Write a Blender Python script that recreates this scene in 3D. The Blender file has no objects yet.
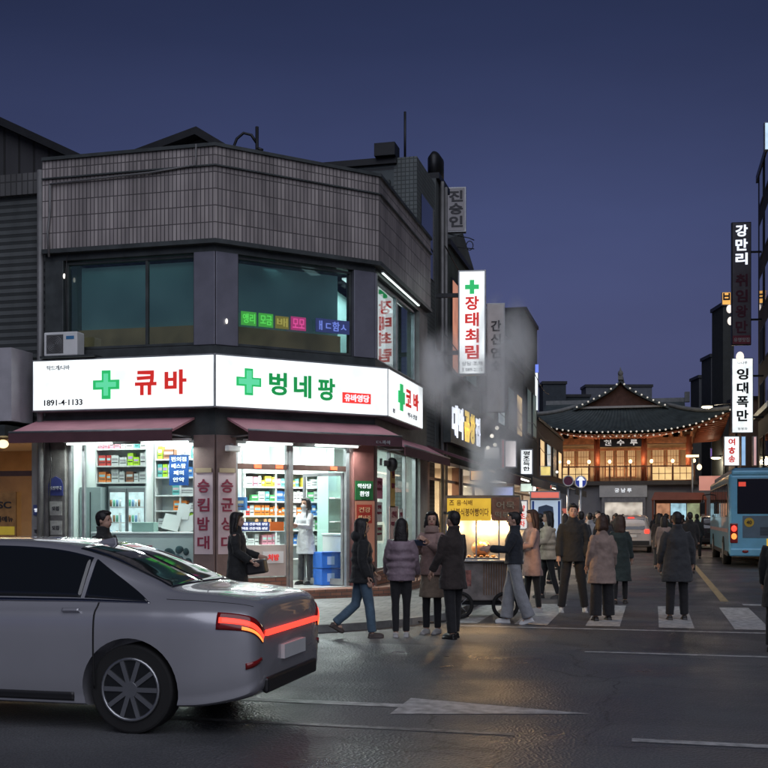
import bpy, bmesh, math, random
from mathutils import Matrix, Vector
from mathutils.bvhtree import BVHTree
random.seed(7)
PI = math.pi
SC = bpy.context.scene
COL = SC.collection
CT, ST = math.cos(math.radians(14)), math.sin(math.radians(14))
CAMZ = 1.62

def gp(px, d):
    """street position seen at picture column px, d metres ahead of the camera"""
    cx = (px - 384) / 1080 * d
    return (cx * CT - d * ST, cx * ST + d * CT)

# ------------------------------------------------------------------ materials
MATS = {}
def mat(name, col, rough=0.6, metal=0.0, emit=0.0, ecol=None, var=0.12, vscale=3.0, bump=0.0, bscale=40.0,
        coat=0.0, spec=0.5, alpha_glass=None, samp=True, sheen=0.0):
    if name in MATS: return MATS[name]
    m = bpy.data.materials.new(name); m.use_nodes = True
    nt = m.node_tree; N = nt.nodes; L = nt.links
    b = N['Principled BSDF']
    b.inputs['Roughness'].default_value = rough
    b.inputs['Metallic'].default_value = metal
    b.inputs['Coat Weight'].default_value = coat
    b.inputs['Specular IOR Level'].default_value = spec
    if sheen: b.inputs['Sheen Weight'].default_value = sheen
    c = (*col, 1) if len(col) == 3 else col
    tc = N.new('ShaderNodeTexCoord')
    if var > 0:
        n = N.new('ShaderNodeTexNoise'); n.inputs['Scale'].default_value = vscale; n.inputs['Detail'].default_value = 6
        L.new(tc.outputs['Object'], n.inputs['Vector'])
        r = N.new('ShaderNodeValToRGB')
        r.color_ramp.elements[0].position = 0.3; r.color_ramp.elements[1].position = 0.7
        r.color_ramp.elements[0].color = tuple(max(0, x * (1 - var)) for x in c[:3]) + (1,)
        r.color_ramp.elements[1].color = tuple(min(1, x * (1 + var)) for x in c[:3]) + (1,)
        L.new(n.outputs['Fac'], r.inputs['Fac']); L.new(r.outputs['Color'], b.inputs['Base Color'])
    else:
        b.inputs['Base Color'].default_value = c
    if bump > 0:
        n2 = N.new('ShaderNodeTexNoise'); n2.inputs['Scale'].default_value = bscale; n2.inputs['Detail'].default_value = 4
        L.new(tc.outputs['Object'], n2.inputs['Vector'])
        bp = N.new('ShaderNodeBump'); bp.inputs['Strength'].default_value = bump; bp.inputs['Distance'].default_value = 0.02
        L.new(n2.outputs['Fac'], bp.inputs['Height']); L.new(bp.outputs['Normal'], b.inputs['Normal'])
    if emit > 0:
        b.inputs['Emission Color'].default_value = (*(ecol or col[:3]), 1)
        b.inputs['Emission Strength'].default_value = emit
        if not samp: m.cycles.emission_sampling = 'NONE'
    MATS[name] = m
    return m

def lightbox(name, col, strength, var=0.12, sc=2.0):
    """acrylic light-box face, tubes behind make it a little uneven"""
    if name in MATS: return MATS[name]
    m = bpy.data.materials.new(name); m.use_nodes = True
    nt = m.node_tree; N = nt.nodes; L = nt.links
    b = N['Principled BSDF']; b.inputs['Base Color'].default_value = (*[x * .7 for x in col], 1); b.inputs['Roughness'].default_value = .35
    tc = N.new('ShaderNodeTexCoord'); n = N.new('ShaderNodeTexNoise'); n.inputs['Scale'].default_value = sc
    L.new(tc.outputs['Object'], n.inputs['Vector'])
    mr = N.new('ShaderNodeMapRange'); mr.inputs['From Min'].default_value = .3; mr.inputs['From Max'].default_value = .7
    mr.inputs['To Min'].default_value = strength * (1 - var); mr.inputs['To Max'].default_value = strength * (1 + var)
    L.new(n.outputs['Fac'], mr.inputs['Value']); L.new(mr.outputs['Result'], b.inputs['Emission Strength'])
    b.inputs['Emission Color'].default_value = (*col, 1)
    MATS[name] = m
    return m

def glass(name, tint=(.85, .95, .93), gloss=0.10, rough=0.02):
    if name in MATS: return MATS[name]
    m = bpy.data.materials.new(name); m.use_nodes = True
    nt = m.node_tree; N = nt.nodes; L = nt.links
    N.remove(N['Principled BSDF'])
    t = N.new('ShaderNodeBsdfTransparent'); t.inputs['Color'].default_value = (*tint, 1)
    g = N.new('ShaderNodeBsdfGlossy'); g.inputs['Roughness'].default_value = rough
    lw = N.new('ShaderNodeLayerWeight'); lw.inputs['Blend'].default_value = .35
    mr = N.new('ShaderNodeMapRange'); mr.inputs['To Min'].default_value = gloss * .6; mr.inputs['To Max'].default_value = min(1, gloss * 5)
    L.new(lw.outputs['Facing'], mr.inputs['Value'])
    mx = N.new('ShaderNodeMixShader'); L.new(mr.outputs['Result'], mx.inputs['Fac'])
    L.new(t.outputs[0], mx.inputs[1]); L.new(g.outputs[0], mx.inputs[2])
    L.new(mx.outputs[0], N['Material Output'].inputs['Surface'])
    MATS[name] = m
    return m

def brick(name, c1, c2, mortar, bw, rh, ms, rough=.7, offset=0.0, bump=.4, dirt=.3):
    if name in MATS: return MATS[name]
    m = bpy.data.materials.new(name); m.use_nodes = True
    nt = m.node_tree; N = nt.nodes; L = nt.links; b = N['Principled BSDF']; b.inputs['Roughness'].default_value = rough
    tc = N.new('ShaderNodeTexCoord'); br = N.new('ShaderNodeTexBrick')
    br.inputs['Scale'].default_value = 1; br.offset = offset; br.squash = 1
    br.inputs['Brick Width'].default_value = bw; br.inputs['Row Height'].default_value = rh
    br.inputs['Mortar Size'].default_value = ms; br.inputs['Mortar Smooth'].default_value = .2; br.inputs['Bias'].default_value = 0
    br.inputs['Color1'].default_value = (*c1, 1); br.inputs['Color2'].default_value = (*c2, 1); br.inputs['Mortar'].default_value = (*mortar, 1)
    L.new(tc.outputs['UV'], br.inputs['Vector'])
    n = N.new('ShaderNodeTexNoise'); n.inputs['Scale'].default_value = 1.5; n.inputs['Detail'].default_value = 9
    mpp = N.new('ShaderNodeMapping'); mpp.inputs['Scale'].default_value = (1.5,1.5,.35); L.new(tc.outputs['Object'], mpp.inputs[0]); L.new(mpp.outputs[0], n.inputs['Vector'])
    mr = N.new('ShaderNodeMapRange'); mr.inputs['From Min'].default_value = .3; mr.inputs['From Max'].default_value = .7
    mr.inputs['To Min'].default_value = 1 - dirt; mr.inputs['To Max'].default_value = 1 + dirt * .5
    L.new(n.outputs['Fac'], mr.inputs['Value'])
    vm = N.new('ShaderNodeVectorMath'); vm.operation = 'SCALE'
    L.new(br.outputs['Color'], vm.inputs[0]); L.new(mr.outputs['Result'], vm.inputs['Scale']); L.new(vm.outputs[0], b.inputs['Base Color'])
    bp = N.new('ShaderNodeBump'); bp.inputs['Strength'].default_value = bump; bp.inputs['Distance'].default_value = .02; bp.invert = True
    L.new(br.outputs['Fac'], bp.inputs['Height']); L.new(bp.outputs['Normal'], b.inputs['Normal'])
    MATS[name] = m
    return m

# ------------------------------------------------------------------ mesh builder
XF = {}      # object name -> matrix of things
def frame(x, y, deg, z=0):
    """wall frame: X runs along the wall to the right, Y runs into the wall, Z up"""
    return Matrix.Translation((x, y, z)) @ Matrix.Rotation(math.radians(deg), 4, 'Z')

TXT = {}
def text_geo(s, bold):
    key = (s, bold)
    if key in TXT: return TXT[key]
    cu = bpy.data.curves.new('t', 'FONT'); cu.body = s; cu.size = 1; cu.offset = bold; cu.extrude = .012; cu.resolution_u = 3
    ob = bpy.data.objects.new('t', cu); COL.objects.link(ob)
    dg = bpy.context.evaluated_depsgraph_get(); dg.update()
    me = bpy.data.meshes.new_from_object(ob.evaluated_get(dg))
    vs = [v.co.copy() for v in me.vertices]; fs = [list(p.vertices) for p in me.polygons]
    bpy.data.objects.remove(ob); bpy.data.curves.remove(cu); bpy.data.meshes.remove(me)
    if not vs: vs = [Vector((0, 0, 0))]; fs = []
    x0 = min(v.x for v in vs); x1 = max(v.x for v in vs); y0 = min(v.y for v in vs); y1 = max(v.y for v in vs)
    TXT[key] = (vs, fs, x0, x1, y0, y1)
    return TXT[key]

class MB:
    def __init__(s, M=None):
        s.bm = bmesh.new(); s.M = M or Matrix.Identity(4); s.mi = 0; s.smooth = False
    def _v(s, p): return s.bm.verts.new(s.M @ Vector(p))
    def face(s, pts, mi=None):
        f = s.bm.faces.new([s._v(p) for p in pts]); f.material_index = s.mi if mi is None else mi; return f
    def box(s, x0, x1, y0, y1, z0, z1):
        v = [s._v(p) for p in ((x0,y0,z0),(x1,y0,z0),(x1,y1,z0),(x0,y1,z0),(x0,y0,z1),(x1,y0,z1),(x1,y1,z1),(x0,y1,z1))]
        for q in ((3,2,1,0),(4,5,6,7),(0,1,5,4),(1,2,6,5),(2,3,7,6),(3,0,4,7)):
            f = s.bm.faces.new([v[i] for i in q]); f.material_index = s.mi
        return s
    def obox(s, c, size, rz=0, rx=0, ry=0):
        M0 = s.M
        s.M = M0 @ Matrix.Translation(c) @ Matrix.Rotation(rz, 4, 'Z') @ Matrix.Rotation(ry, 4, 'Y') @ Matrix.Rotation(rx, 4, 'X')
        a, b, c2 = size[0]/2, size[1]/2, size[2]/2
        s.box(-a, a, -b, b, -c2, c2); s.M = M0; return s
    def prism(s, poly, z0, z1, axis='z'):
        """poly of 2D points extruded; axis z: (x,y) from z0 to z1; axis y: (x,z) from y=z0 to z1; axis x: (y,z)"""
        if axis == 'z': f = lambda p, t: (p[0], p[1], t)
        elif axis == 'y': f = lambda p, t: (p[0], t, p[1])
        else: f = lambda p, t: (t, p[0], p[1])
        a = [s._v(f(p, z0)) for p in poly]; b = [s._v(f(p, z1)) for p in poly]; n = len(poly)
        for q in (a[::-1], b): s.bm.faces.new(q).material_index = s.mi
        for i in range(n): s.bm.faces.new((a[i], a[(i+1)%n], b[(i+1)%n], b[i])).material_index = s.mi
        return s
    def tube(s, pts, r, n=8, closed=False, caps=True, sq=1.0):
        pts = [Vector(p) for p in pts]; rr = r if isinstance(r, (list, tuple)) else [r] * len(pts)
        rings = []; u = None
        for i, p in enumerate(pts):
            t = (pts[min(i+1, len(pts)-1)] - pts[max(i-1, 0)])
            if t.length < 1e-9: t = Vector((0,0,1))
            t.normalize()
            if u is None:
                u = t.cross(Vector((0,1,0)) if abs(t.y) < .9 else Vector((1,0,0))).normalized()
            else:
                u = (u - t * u.dot(t)).normalized()
            w = t.cross(u)
            ra, rb = rr[i] if isinstance(rr[i], (list, tuple)) else (rr[i], rr[i] * sq)
            rings.append([s._v(p + u * math.cos(2*PI*k/n) * ra + w * math.sin(2*PI*k/n) * rb) for k in range(n)])
        for a, b in zip(rings, rings[1:]):
            for k in range(n):
                f = s.bm.faces.new((a[k], a[(k+1)%n], b[(k+1)%n], b[k])); f.material_index = s.mi; f.smooth = True
        if caps:
            s.bm.faces.new(rings[0][::-1]).material_index = s.mi; s.bm.faces.new(rings[-1]).material_index = s.mi
        return s
    def rings(s, data, n=16, caps=True):
        """horizontal ellipse rings: (cx,cy,z,rx,ry)"""
        R = [[s._v((cx + rx * math.cos(2*PI*k/n), cy + ry * math.sin(2*PI*k/n), z)) for k in range(n)] for cx, cy, z, rx, ry in data]
        for a, b in zip(R, R[1:]):
            for k in range(n):
                f = s.bm.faces.new((a[k], a[(k+1)%n], b[(k+1)%n], b[k])); f.material_index = s.mi; f.smooth = True
        if caps:
            s.bm.faces.new(R[0][::-1]).material_index = s.mi; s.bm.faces.new(R[-1]).material_index = s.mi
        return s
    def ell(s, c, r, seg=12, rot=None):
        M = s.M @ Matrix.Translation(c) @ (rot or Matrix.Identity(4)) @ Matrix.Diagonal((*r, 1))
        res = bmesh.ops.create_uvsphere(s.bm, u_segments=seg, v_segments=max(6, seg*2//3), radius=1, matrix=M)
        for v in res['verts']:
            for f in v.link_faces: f.material_index = s.mi; f.smooth = True
        return s
    def cyl(s, c, r, h, axis='z', n=16):
        d = {'x': (h/2,0,0), 'y': (0,h/2,0), 'z': (0,0,h/2)}[axis]
        c = Vector(c); d = Vector(d)
        return s.tube([c - d, c + d], r, n)
    def text(s, st, cx, y, cz, h, w=None, bold=.02):
        """lettering standing on the frame's wall, facing out (towards -Y), fitted into height h (and width w)"""
        vs, fs, x0, x1, y0, y1 = text_geo(st, bold)
        k = h / max(1e-6, y1 - y0); kx = k
        if w: kx = w / max(1e-6, x1 - x0)
        vv = [s._v((cx + (v.x - (x0+x1)/2) * kx, y - v.z, cz + (v.y - (y0+y1)/2) * k)) for v in vs]
        for f in fs:
            try: s.bm.faces.new([vv[i] for i in f]).material_index = s.mi
            except ValueError: pass
        return s
    def vtext(s, st, cx, y, ztop, h, gap, w=None, bold=.02):
        for i, ch in enumerate(st): s.text(ch, cx, y, ztop - h/2 - i * (h + gap), h, w or h, bold)
        return s
    def cross(s, cx, y, cz, r, t, dep=.02):
        P = [(-t,-r),(t,-r),(t,-t),(r,-t),(r,t),(t,t),(t,r),(-t,r),(-t,t),(-r,t),(-r,-t),(-t,-t)]
        s.prism([(cx+a, cz+b) for a, b in P], y-dep, y, 'y'); return s
    def build(s, name, m, parent=None, bevel=0, sub=0, smooth=None):
        bm = s.bm
        lo = [v for v in bm.verts if not v.link_faces]
        if lo: bmesh.ops.delete(bm, geom=lo, context='VERTS')
        bm.normal_update()
        uv = bm.loops.layers.uv.new('UVMap')
        for f in bm.faces:
            n = f.normal
            for l in f.loops:
                p = l.vert.co
                if abs(n.z) > .85: l[uv].uv = (p.x, p.y)
                else:
                    h = Vector((-n.y, n.x)).normalized(); l[uv].uv = (p.x * h.x + p.y * h.y, p.z)
            if smooth is not None: f.smooth = smooth
        me = bpy.data.meshes.new(name)
        if parent is not None: M = XF[parent.name]
        else:
            if not bm.verts: bm.free(); return None
            xs = [v.co.x for v in bm.verts]; ys = [v.co.y for v in bm.verts]; z = min(v.co.z for v in bm.verts)
            M = Matrix.Translation(((min(xs)+max(xs))/2, (min(ys)+max(ys))/2, z))
        bm.transform(M.inverted()); bm.to_mesh(me); bm.free()
        for q in (m if isinstance(m, (list, tuple)) else [m]): me.materials.append(q)
        o = bpy.data.objects.new(name, me); COL.objects.link(o)
        if parent is not None: o.parent = parent; XF[o.name] = M
        else: o.matrix_world = M; XF[o.name] = M
        if bevel:
            b = o.modifiers.new('b', 'BEVEL'); b.width = bevel; b.segments = 2; b.limit_method = 'ANGLE'
        if sub:
            b = o.modifiers.new('s', 'SUBSURF'); b.levels = b.render_levels = sub
        return o

def tag(o, label=None, cat=None, group=None, kind=None):
    if label: o['label'] = label
    if cat: o['category'] = cat
    if group: o['group'] = group
    if kind: o['kind'] = kind
    return o
def thing(name, label, cat, x, y, z=0, rz=0, group=None):
    o = bpy.data.objects.new(name, None); COL.objects.link(o); o.empty_display_size = .2
    o.location = (x, y, z); o.rotation_euler = (0, 0, rz)
    XF[o.name] = Matrix.Translation((x, y, z)) @ Matrix.Rotation(rz, 4, 'Z')
    return tag(o, label, cat, group)
def MF(t): return XF[t.name].copy()
def kids(o): return [c for c in bpy.data.objects if c.parent == o]
def dup(o, loc=None, rz=None, parent=None, label=None, scale=None, ch=None):
    c = o.copy(); COL.objects.link(c)
    if parent is not None: c.parent = parent
    if loc is not None: c.location = loc
    if rz is not None: c.rotation_euler = (0, 0, rz)
    if scale is not None: c.scale = scale
    if label: c['label'] = label
    for k in kids(o):
        if k is not c: dup(k, parent=c)
    return c
def light(kind, name, loc, power, col, size=1.0, size_y=None, rot=(0,0,0), spread=None):
    l = bpy.data.lights.new(name, kind); l.energy = power; l.color = col
    if kind == 'AREA':
        l.shape = 'RECTANGLE'; l.size = size; l.size_y = size_y or size
        if spread: l.spread = math.radians(spread)
    elif kind == 'POINT': l.shadow_soft_size = size
    o = bpy.data.objects.new(name, l); COL.objects.link(o); o.location = loc; o.rotation_euler = rot
    return o

# shared materials
M_dark = mat('dark_metal', (.03,.032,.035), .45, .6, bump=.1)
M_steel = mat('brushed_steel', (.35,.36,.37), .35, .9, var=.15, vscale=8)
M_alu = mat('aluminium', (.32,.33,.34), .4, .7, var=.2, vscale=5)
M_white = mat('white_paint', (.75,.76,.75), .5, var=.06)
M_black = mat('black_plastic', (.015,.015,.016), .4, var=.1)
M_rubber = mat('rubber', (.012,.012,.012), .8)
M_glass = glass('shop_glass', (.93,.975,.97), .06)
M_concrete = mat('concrete', (.22,.22,.21), .85, var=.35, vscale=1.3, bump=.3, bscale=25)
M_wood = mat('wood', (.20,.11,.06), .6, var=.35, vscale=5, bump=.2)
M_redtxt = mat('red_lettering', (.45,.02,.02), .5, var=.03, emit=.55, ecol=(.85,.03,.02), samp=False)
M_greentxt = mat('green_lettering', (.01,.25,.06), .5, var=.03, emit=.5, ecol=(.01,.42,.10), samp=False)
M_darktxt = mat('dark_lettering', (.02,.02,.025), .5, var=0)
M_greytxt = mat('grey_lettering', (.25,.26,.28), .5, var=0, emit=.12, samp=False)
M_whitetxt = mat('white_lettering', (.8,.8,.8), .5, var=0, emit=.75, ecol=(.9,.95,1), samp=False)
M_board = lightbox('white_lightbox', (.93,.99,1.0), 1.02, .20, 2.2)
# ================================================================== world, skylight fill, camera
w = bpy.data.worlds.new('World'); SC.world = w; w.use_nodes = True
nt = w.node_tree; N = nt.nodes; L = nt.links; bg = N['Background']
sky = N.new('ShaderNodeTexSky'); sky.sky_type = 'NISHITA'; sky.sun_disc = False
sky.sun_elevation = math.radians(-4.0); sky.sun_rotation = math.radians(200); sky.air_density = 1.2; sky.dust_density = .6; sky.ozone_density = 3
# city-dusk sky: the physical sky mixed with the purple glow low over the town
tc = N.new('ShaderNodeTexCoord'); sp = N.new('ShaderNodeSeparateXYZ'); L.new(tc.outputs['Generated'], sp.inputs[0])
rp = N.new('ShaderNodeValToRGB'); cr = rp.color_ramp
cr.elements[0].position = 0.0; cr.elements[0].color = (.058,.062,.135,1)
cr.elements[1].position = 1.0; cr.elements[1].color = (.006,.009,.030,1)
for p, c in ((.12, (.072,.082,.180,1)), (.26, (.054,.069,.165,1)), (.40, (.026,.036,.092,1)), (.55, (.012,.019,.052,1))):
    e = cr.elements.new(p); e.color = c
L.new(sp.outputs['Z'], rp.inputs['Fac'])
# side glow: darker to the left and right, brighter over the street
vm = N.new('ShaderNodeVectorMath'); vm.operation = 'DOT_PRODUCT'; vm.inputs[1].default_value = (-.20, .96, .20)
L.new(tc.outputs['Generated'], vm.inputs[0])
mr = N.new('ShaderNodeMapRange'); mr.inputs['From Min'].default_value = .80; mr.inputs['From Max'].default_value = 1.0
mr.inputs['To Min'].default_value = .5; mr.inputs['To Max'].default_value = 1.05
L.new(vm.outputs['Value'], mr.inputs['Value'])
sc_ = N.new('ShaderNodeVectorMath'); sc_.operation = 'SCALE'; L.new(rp.outputs['Color'], sc_.inputs[0]); L.new(mr.outputs['Result'], sc_.inputs['Scale'])
s2 = N.new('ShaderNodeVectorMath'); s2.operation = 'SCALE'; s2.inputs['Scale'].default_value = .10; L.new(sky.outputs[0], s2.inputs[0])
ad = N.new('ShaderNodeVectorMath'); ad.operation = 'ADD'; L.new(sc_.outputs[0], ad.inputs[0]); L.new(s2.outputs[0], ad.inputs[1])
cn = N.new('ShaderNodeTexNoise'); cn.inputs['Scale'].default_value = 2.2; cn.inputs['Detail'].default_value = 6; cm_ = N.new('ShaderNodeMapping'); cm_.inputs['Scale'].default_value = (1,1,3.2); L.new(tc.outputs['Generated'], cm_.inputs[0]); L.new(cm_.outputs[0], cn.inputs['Vector'])
cv = N.new('ShaderNodeMapRange'); cv.inputs['From Min'].default_value = .3; cv.inputs['From Max'].default_value = .7; cv.inputs['To Min'].default_value = .90; cv.inputs['To Max'].default_value = 1.10; L.new(cn.outputs['Fac'], cv.inputs['Value'])
cs = N.new('ShaderNodeVectorMath'); cs.operation = 'SCALE'; L.new(ad.outputs[0], cs.inputs[0]); L.new(cv.outputs['Result'], cs.inputs['Scale'])
L.new(cs.outputs[0], bg.inputs['Color']); bg.inputs['Strength'].default_value = 1.0
sky_fill = bpy.data.lights.new('sky_fill', 'SUN'); sky_fill.energy = 1.4; sky_fill.angle = math.radians(70); sky_fill.color = (.86,.88,1.0)  # broad lamp added as soft skylight fill after sunset
so = bpy.data.objects.new('sky_fill', sky_fill); COL.objects.link(so); so.rotation_euler = (math.radians(48), 0, math.radians(22))
cam = bpy.data.cameras.new('camera'); cam.sensor_width = 36; cam.lens = 1080/768*36; cam.shift_y = 133/768; cam.clip_end = 2000; cam.clip_start = .1
co = bpy.data.objects.new('camera', cam); COL.objects.link(co); co.location = (0, 0, CAMZ); co.rotation_euler = (PI/2, 0, math.radians(14)); SC.camera = co
vs = SC.view_settings; vs.view_transform = 'Standard'; vs.look = 'None'; vs.exposure = 0; vs.gamma = 1; vs.use_curve_mapping = False
cy = SC.cycles; cy.use_denoising = True; cy.max_bounces = 6; cy.diffuse_bounces = 3; cy.glossy_bounces = 3; cy.transparent_max_bounces = 12
cy.transmission_bounces = 4; cy.volume_bounces = 3; cy.sample_clamp_indirect = 4; cy.caustics_reflective = False; cy.caustics_refractive = False
cy.volume_step_rate = 2

# ================================================================== ground
def asphalt(name, base, wet):
    m = bpy.data.materials.new(name); m.use_nodes = True
    nt = m.node_tree; N = nt.nodes; L = nt.links; b = N['Principled BSDF']
    tc = N.new('ShaderNodeTexCoord')
    v = N.new('ShaderNodeTexVoronoi'); v.inputs['Scale'].default_value = 42; L.new(tc.outputs['Object'], v.inputs['Vector'])
    n = N.new('ShaderNodeTexNoise'); n.inputs['Scale'].default_value = .55; n.inputs['Detail'].default_value = 9; L.new(tc.outputs['Object'], n.inputs['Vector'])
    n2 = N.new('ShaderNodeTexNoise'); n2.inputs['Scale'].default_value = 70; n2.inputs['Detail'].default_value = 2; L.new(tc.outputs['Object'], n2.inputs['Vector'])
    r = N.new('ShaderNodeValToRGB'); r.color_ramp.elements[0].position = .3; r.color_ramp.elements[1].position = .75
    r.color_ramp.elements[0].color = (*[x * .6 for x in base], 1); r.color_ramp.elements[1].color = (*[x * 1.35 for x in base], 1)
    L.new(n.outputs['Fac'], r.inputs['Fac'])
    mx = N.new('ShaderNodeMix'); mx.data_type = 'RGBA'; mx.blend_type = 'MULTIPLY'; mx.inputs['Factor'].default_value = .75
    mr = N.new('ShaderNodeMapRange'); mr.inputs['From Min'].default_value = .25; mr.inputs['From Max'].default_value = .75; mr.inputs['To Min'].default_value = .35; mr.inputs['To Max'].default_value = 1.9
    L.new(n2.outputs['Fac'], mr.inputs['Value']); L.new(r.outputs['Color'], mx.inputs[6]); L.new(mr.outputs['Result'], mx.inputs[7])
    wp = N.new('ShaderNodeTexNoise'); wp.inputs['Scale'].default_value = 1.7; wp.inputs['Detail'].default_value = 5; L.new(tc.outputs['Object'], wp.inputs['Vector'])
    va = N.new('ShaderNodeVectorMath'); va.operation = 'MULTIPLY_ADD'; va.inputs[1].default_value = (.55,.55,0); L.new(wp.outputs['Color'], va.inputs[0]); L.new(tc.outputs['Object'], va.inputs[2])
    ve = N.new('ShaderNodeTexVoronoi'); ve.feature = 'DISTANCE_TO_EDGE'; ve.inputs['Scale'].default_value = .42; L.new(va.outputs[0], ve.inputs['Vector'])
    vc = N.new('ShaderNodeMapRange'); vc.inputs['From Min'].default_value = .0; vc.inputs['From Max'].default_value = .006; vc.inputs['To Min'].default_value = .35; L.new(ve.outputs['Distance'], vc.inputs['Value'])
    v3 = N.new('ShaderNodeTexVoronoi'); v3.inputs['Scale'].default_value = .16; v3.distance = 'CHEBYCHEV'; L.new(tc.outputs['Object'], v3.inputs['Vector'])
    sx_ = N.new('ShaderNodeSeparateXYZ'); L.new(v3.outputs['Color'], sx_.inputs[0])
    pm = N.new('ShaderNodeMapRange'); pm.inputs['To Min'].default_value = .72; pm.inputs['To Max'].default_value = 1.15; L.new(sx_.outputs['X'], pm.inputs['Value'])
    mm = N.new('ShaderNodeMath'); mm.operation = 'MULTIPLY'; L.new(vc.outputs['Result'], mm.inputs[0]); L.new(pm.outputs['Result'], mm.inputs[1])
    sv = N.new('ShaderNodeVectorMath'); sv.operation = 'SCALE'; L.new(mx.outputs[2], sv.inputs[0]); L.new(mm.outputs[0], sv.inputs['Scale'])
    L.new(sv.outputs[0], b.inputs['Base Color'])
    rr = N.new('ShaderNodeMapRange'); rr.inputs['From Min'].default_value = .38; rr.inputs['From Max'].default_value = .62
    rr.inputs['To Min'].default_value = wet; rr.inputs['To Max'].default_value = .62
    L.new(n.outputs['Fac'], rr.inputs['Value']); L.new(rr.outputs['Result'], b.inputs['Roughness'])
    bp = N.new('ShaderNodeBump'); bp.inputs['Strength'].default_value = .55; bp.inputs['Distance'].default_value = .016
    L.new(v.outputs['Distance'], bp.inputs['Height']); L.new(bp.outputs['Normal'], b.inputs['Normal'])
    b.inputs['Specular IOR Level'].default_value = .6
    return m
M_asph = asphalt('asphalt', (.098,.101,.108), .27)
M_asph2 = asphalt('asphalt_worn', (.078,.077,.080), .32)
M_paint = mat('road_paint', (.40,.40,.40), .5, var=.45, vscale=9, bump=.2, bscale=90)
M_ypaint = mat('yellow_paint', (.34,.25,.12), .5, var=.4, vscale=9)
M_pave = brick('paving', (.19,.19,.185), (.24,.235,.225), (.10,.10,.10), .3, .3, .012, .55, .5, .35, .4)
M_kerb = mat('kerb_stone', (.26,.26,.25), .7, var=.3, vscale=4, bump=.2)
b = MB(); b.face([(-400,-300,-.02),(400,-300,-.02),(400,500,-.02),(-400,500,-.02)]); tag(b.build('ground', M_concrete), kind='structure')
b = MB(); b.face([(-60,-6,0),(60,-6,0),(60,13.4,0),(-5.6,13.4,0),(-5.6,14.0,0),(-60,14.0,0)])
road = tag(b.build('road', M_asph), kind='structure')
b = MB(); b.face([(-5.6,13.4,.0),(9,13.4,.0),(9,90,0),(-5.6,90,0)])
sstreet = tag(b.build('side_street', M_asph2), kind='structure')
# pavements with a rounded corner
def corner(cx, cy, r, a0, a1, n=10): return [(cx + r*math.cos(math.radians(a0 + (a1-a0)*i/n)), cy + r*math.sin(math.radians(a0 + (a1-a0)*i/n))) for i in range(n+1)]
cl = [(-60,13.65)] + corner(-7.2,17.6,3.95,-90,0,14) + [(-3.25,72)]
b = MB(); b.prism(cl + [(-60,72)], -.01, .10); tag(b.build('pavement', M_pave), kind='structure')
def kerbline(pts, name):
    b = MB()
    for p, q in zip(pts, pts[1:]):
        d = Vector((q[0]-p[0], q[1]-p[1])); n = Vector((d.y, -d.x)).normalized() * .14
        b.prism([p, q, (q[0]+n.x, q[1]+n.y), (p[0]+n.x, p[1]+n.y)], -.01, .104)
    return tag(b.build(name, M_kerb), kind='structure')
kerbline(cl, 'kerb')
cr_ = [(5.05,72)] + [(5.05,18)] + corner(8.55,18,3.5,180,270)[1:] + [(60,14.5)]
b = MB(); b.prism(cr_ + [(60,72)], -.01, .10); tag(b.build('pavement', M_pave), kind='structure')
kerbline(cr_, 'kerb')
b = MB(); b.prism([(-60,-7),(60,-7),(60,-1.5),(-60,-1.5)], -.01, .10); tag(b.build('pavement', M_pave), kind='structure')
# painted markings, each a thin sheet above the road
def sheet(pts, name, m, z=.004):
    b = MB(); b.face([(x, y, z) for x, y in pts]); return b.build(name, m, sstreet if pts[0][1] > 15 else road)
for i in range(8):
    x = -3.1 + i * 1.06
    b = MB(); b.face([(x,16.3,.004),(x+.5,16.3,.004),(x+.5,20.2,.004),(x,20.2,.004)])
    b.build('crosswalk_stripe', M_paint, sstreet)
sheet([(-2.9,15.80),(5,15.80),(5,15.92),(-2.9,15.92)], 'stop_line', M_paint)
sheet([(-.8,13.12),(20,13.12),(20,13.22),(-.8,13.22)], 'edge_line', M_paint)
sheet([(-5.2,8.94),(-2.1,8.94),(-2.1,8.62),(-.5,9.02),(-2.1,9.42),(-2.1,9.1),(-5.2,9.1)], 'lane_arrow', M_paint)
sheet([(-.15,7.98),(4.2,7.98),(4.2,8.10),(-.15,8.10)], 'lane_line', M_paint)
sheet([(-4.2,7.99),(-1.0,7.99),(-1.0,8.08),(-4.2,8.08)], 'lane_line', mat('worn_paint', (.19,.19,.19), .5, var=.6, vscale=14))
sheet([(1.25,21.6),(1.40,21.6),(1.40,66),(1.25,66)], 'centre_line', M_ypaint)
sheet([(1.6,20.75),(4.9,20.75),(4.9,21.1),(1.6,21.1)], 'stop_line', M_paint)

# ================================================================== pharmacy building
AX, AY = -7.64, 18.1; BX, BY = -5.28, 20.46; CYY = 25.4; LX = -11.05
M_tile = brick('parapet_tile', (.43,.385,.37), (.29,.26,.255), (.085,.075,.075), .078, .30, .010, .5, 0, .5, .4)
M_stone = mat('pillar_stone', (.17,.12,.11), .45, var=.25, vscale=3, bump=.15)
M_pmetal = mat('pillar_panel', (.20,.20,.24), .4, .4, var=.15, vscale=2)
M_fascia = mat('fascia_metal', (.07,.08,.08), .5, .5, var=.3, vscale=3)
M_step = brick('step_brick', (.30,.14,.09), (.22,.10,.07), (.10,.08,.07), .23, .07, .008, .7, .5)
M_fl = brick('shop_floor', (.62,.62,.58), (.58,.58,.55), (.4,.4,.38), .45, .45, .004, .25, 0, .05, .08)
M_inner = mat('shop_wall', (.72,.78,.75), .6, var=.05)
M_teal = lightbox('blind_glow', (.50,.80,.84), .10, .25, 1.0)  # teal glow put into the blind in place of room light
M_tglass = glass('tinted_glass', (.58,.66,.67), .10)
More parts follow.
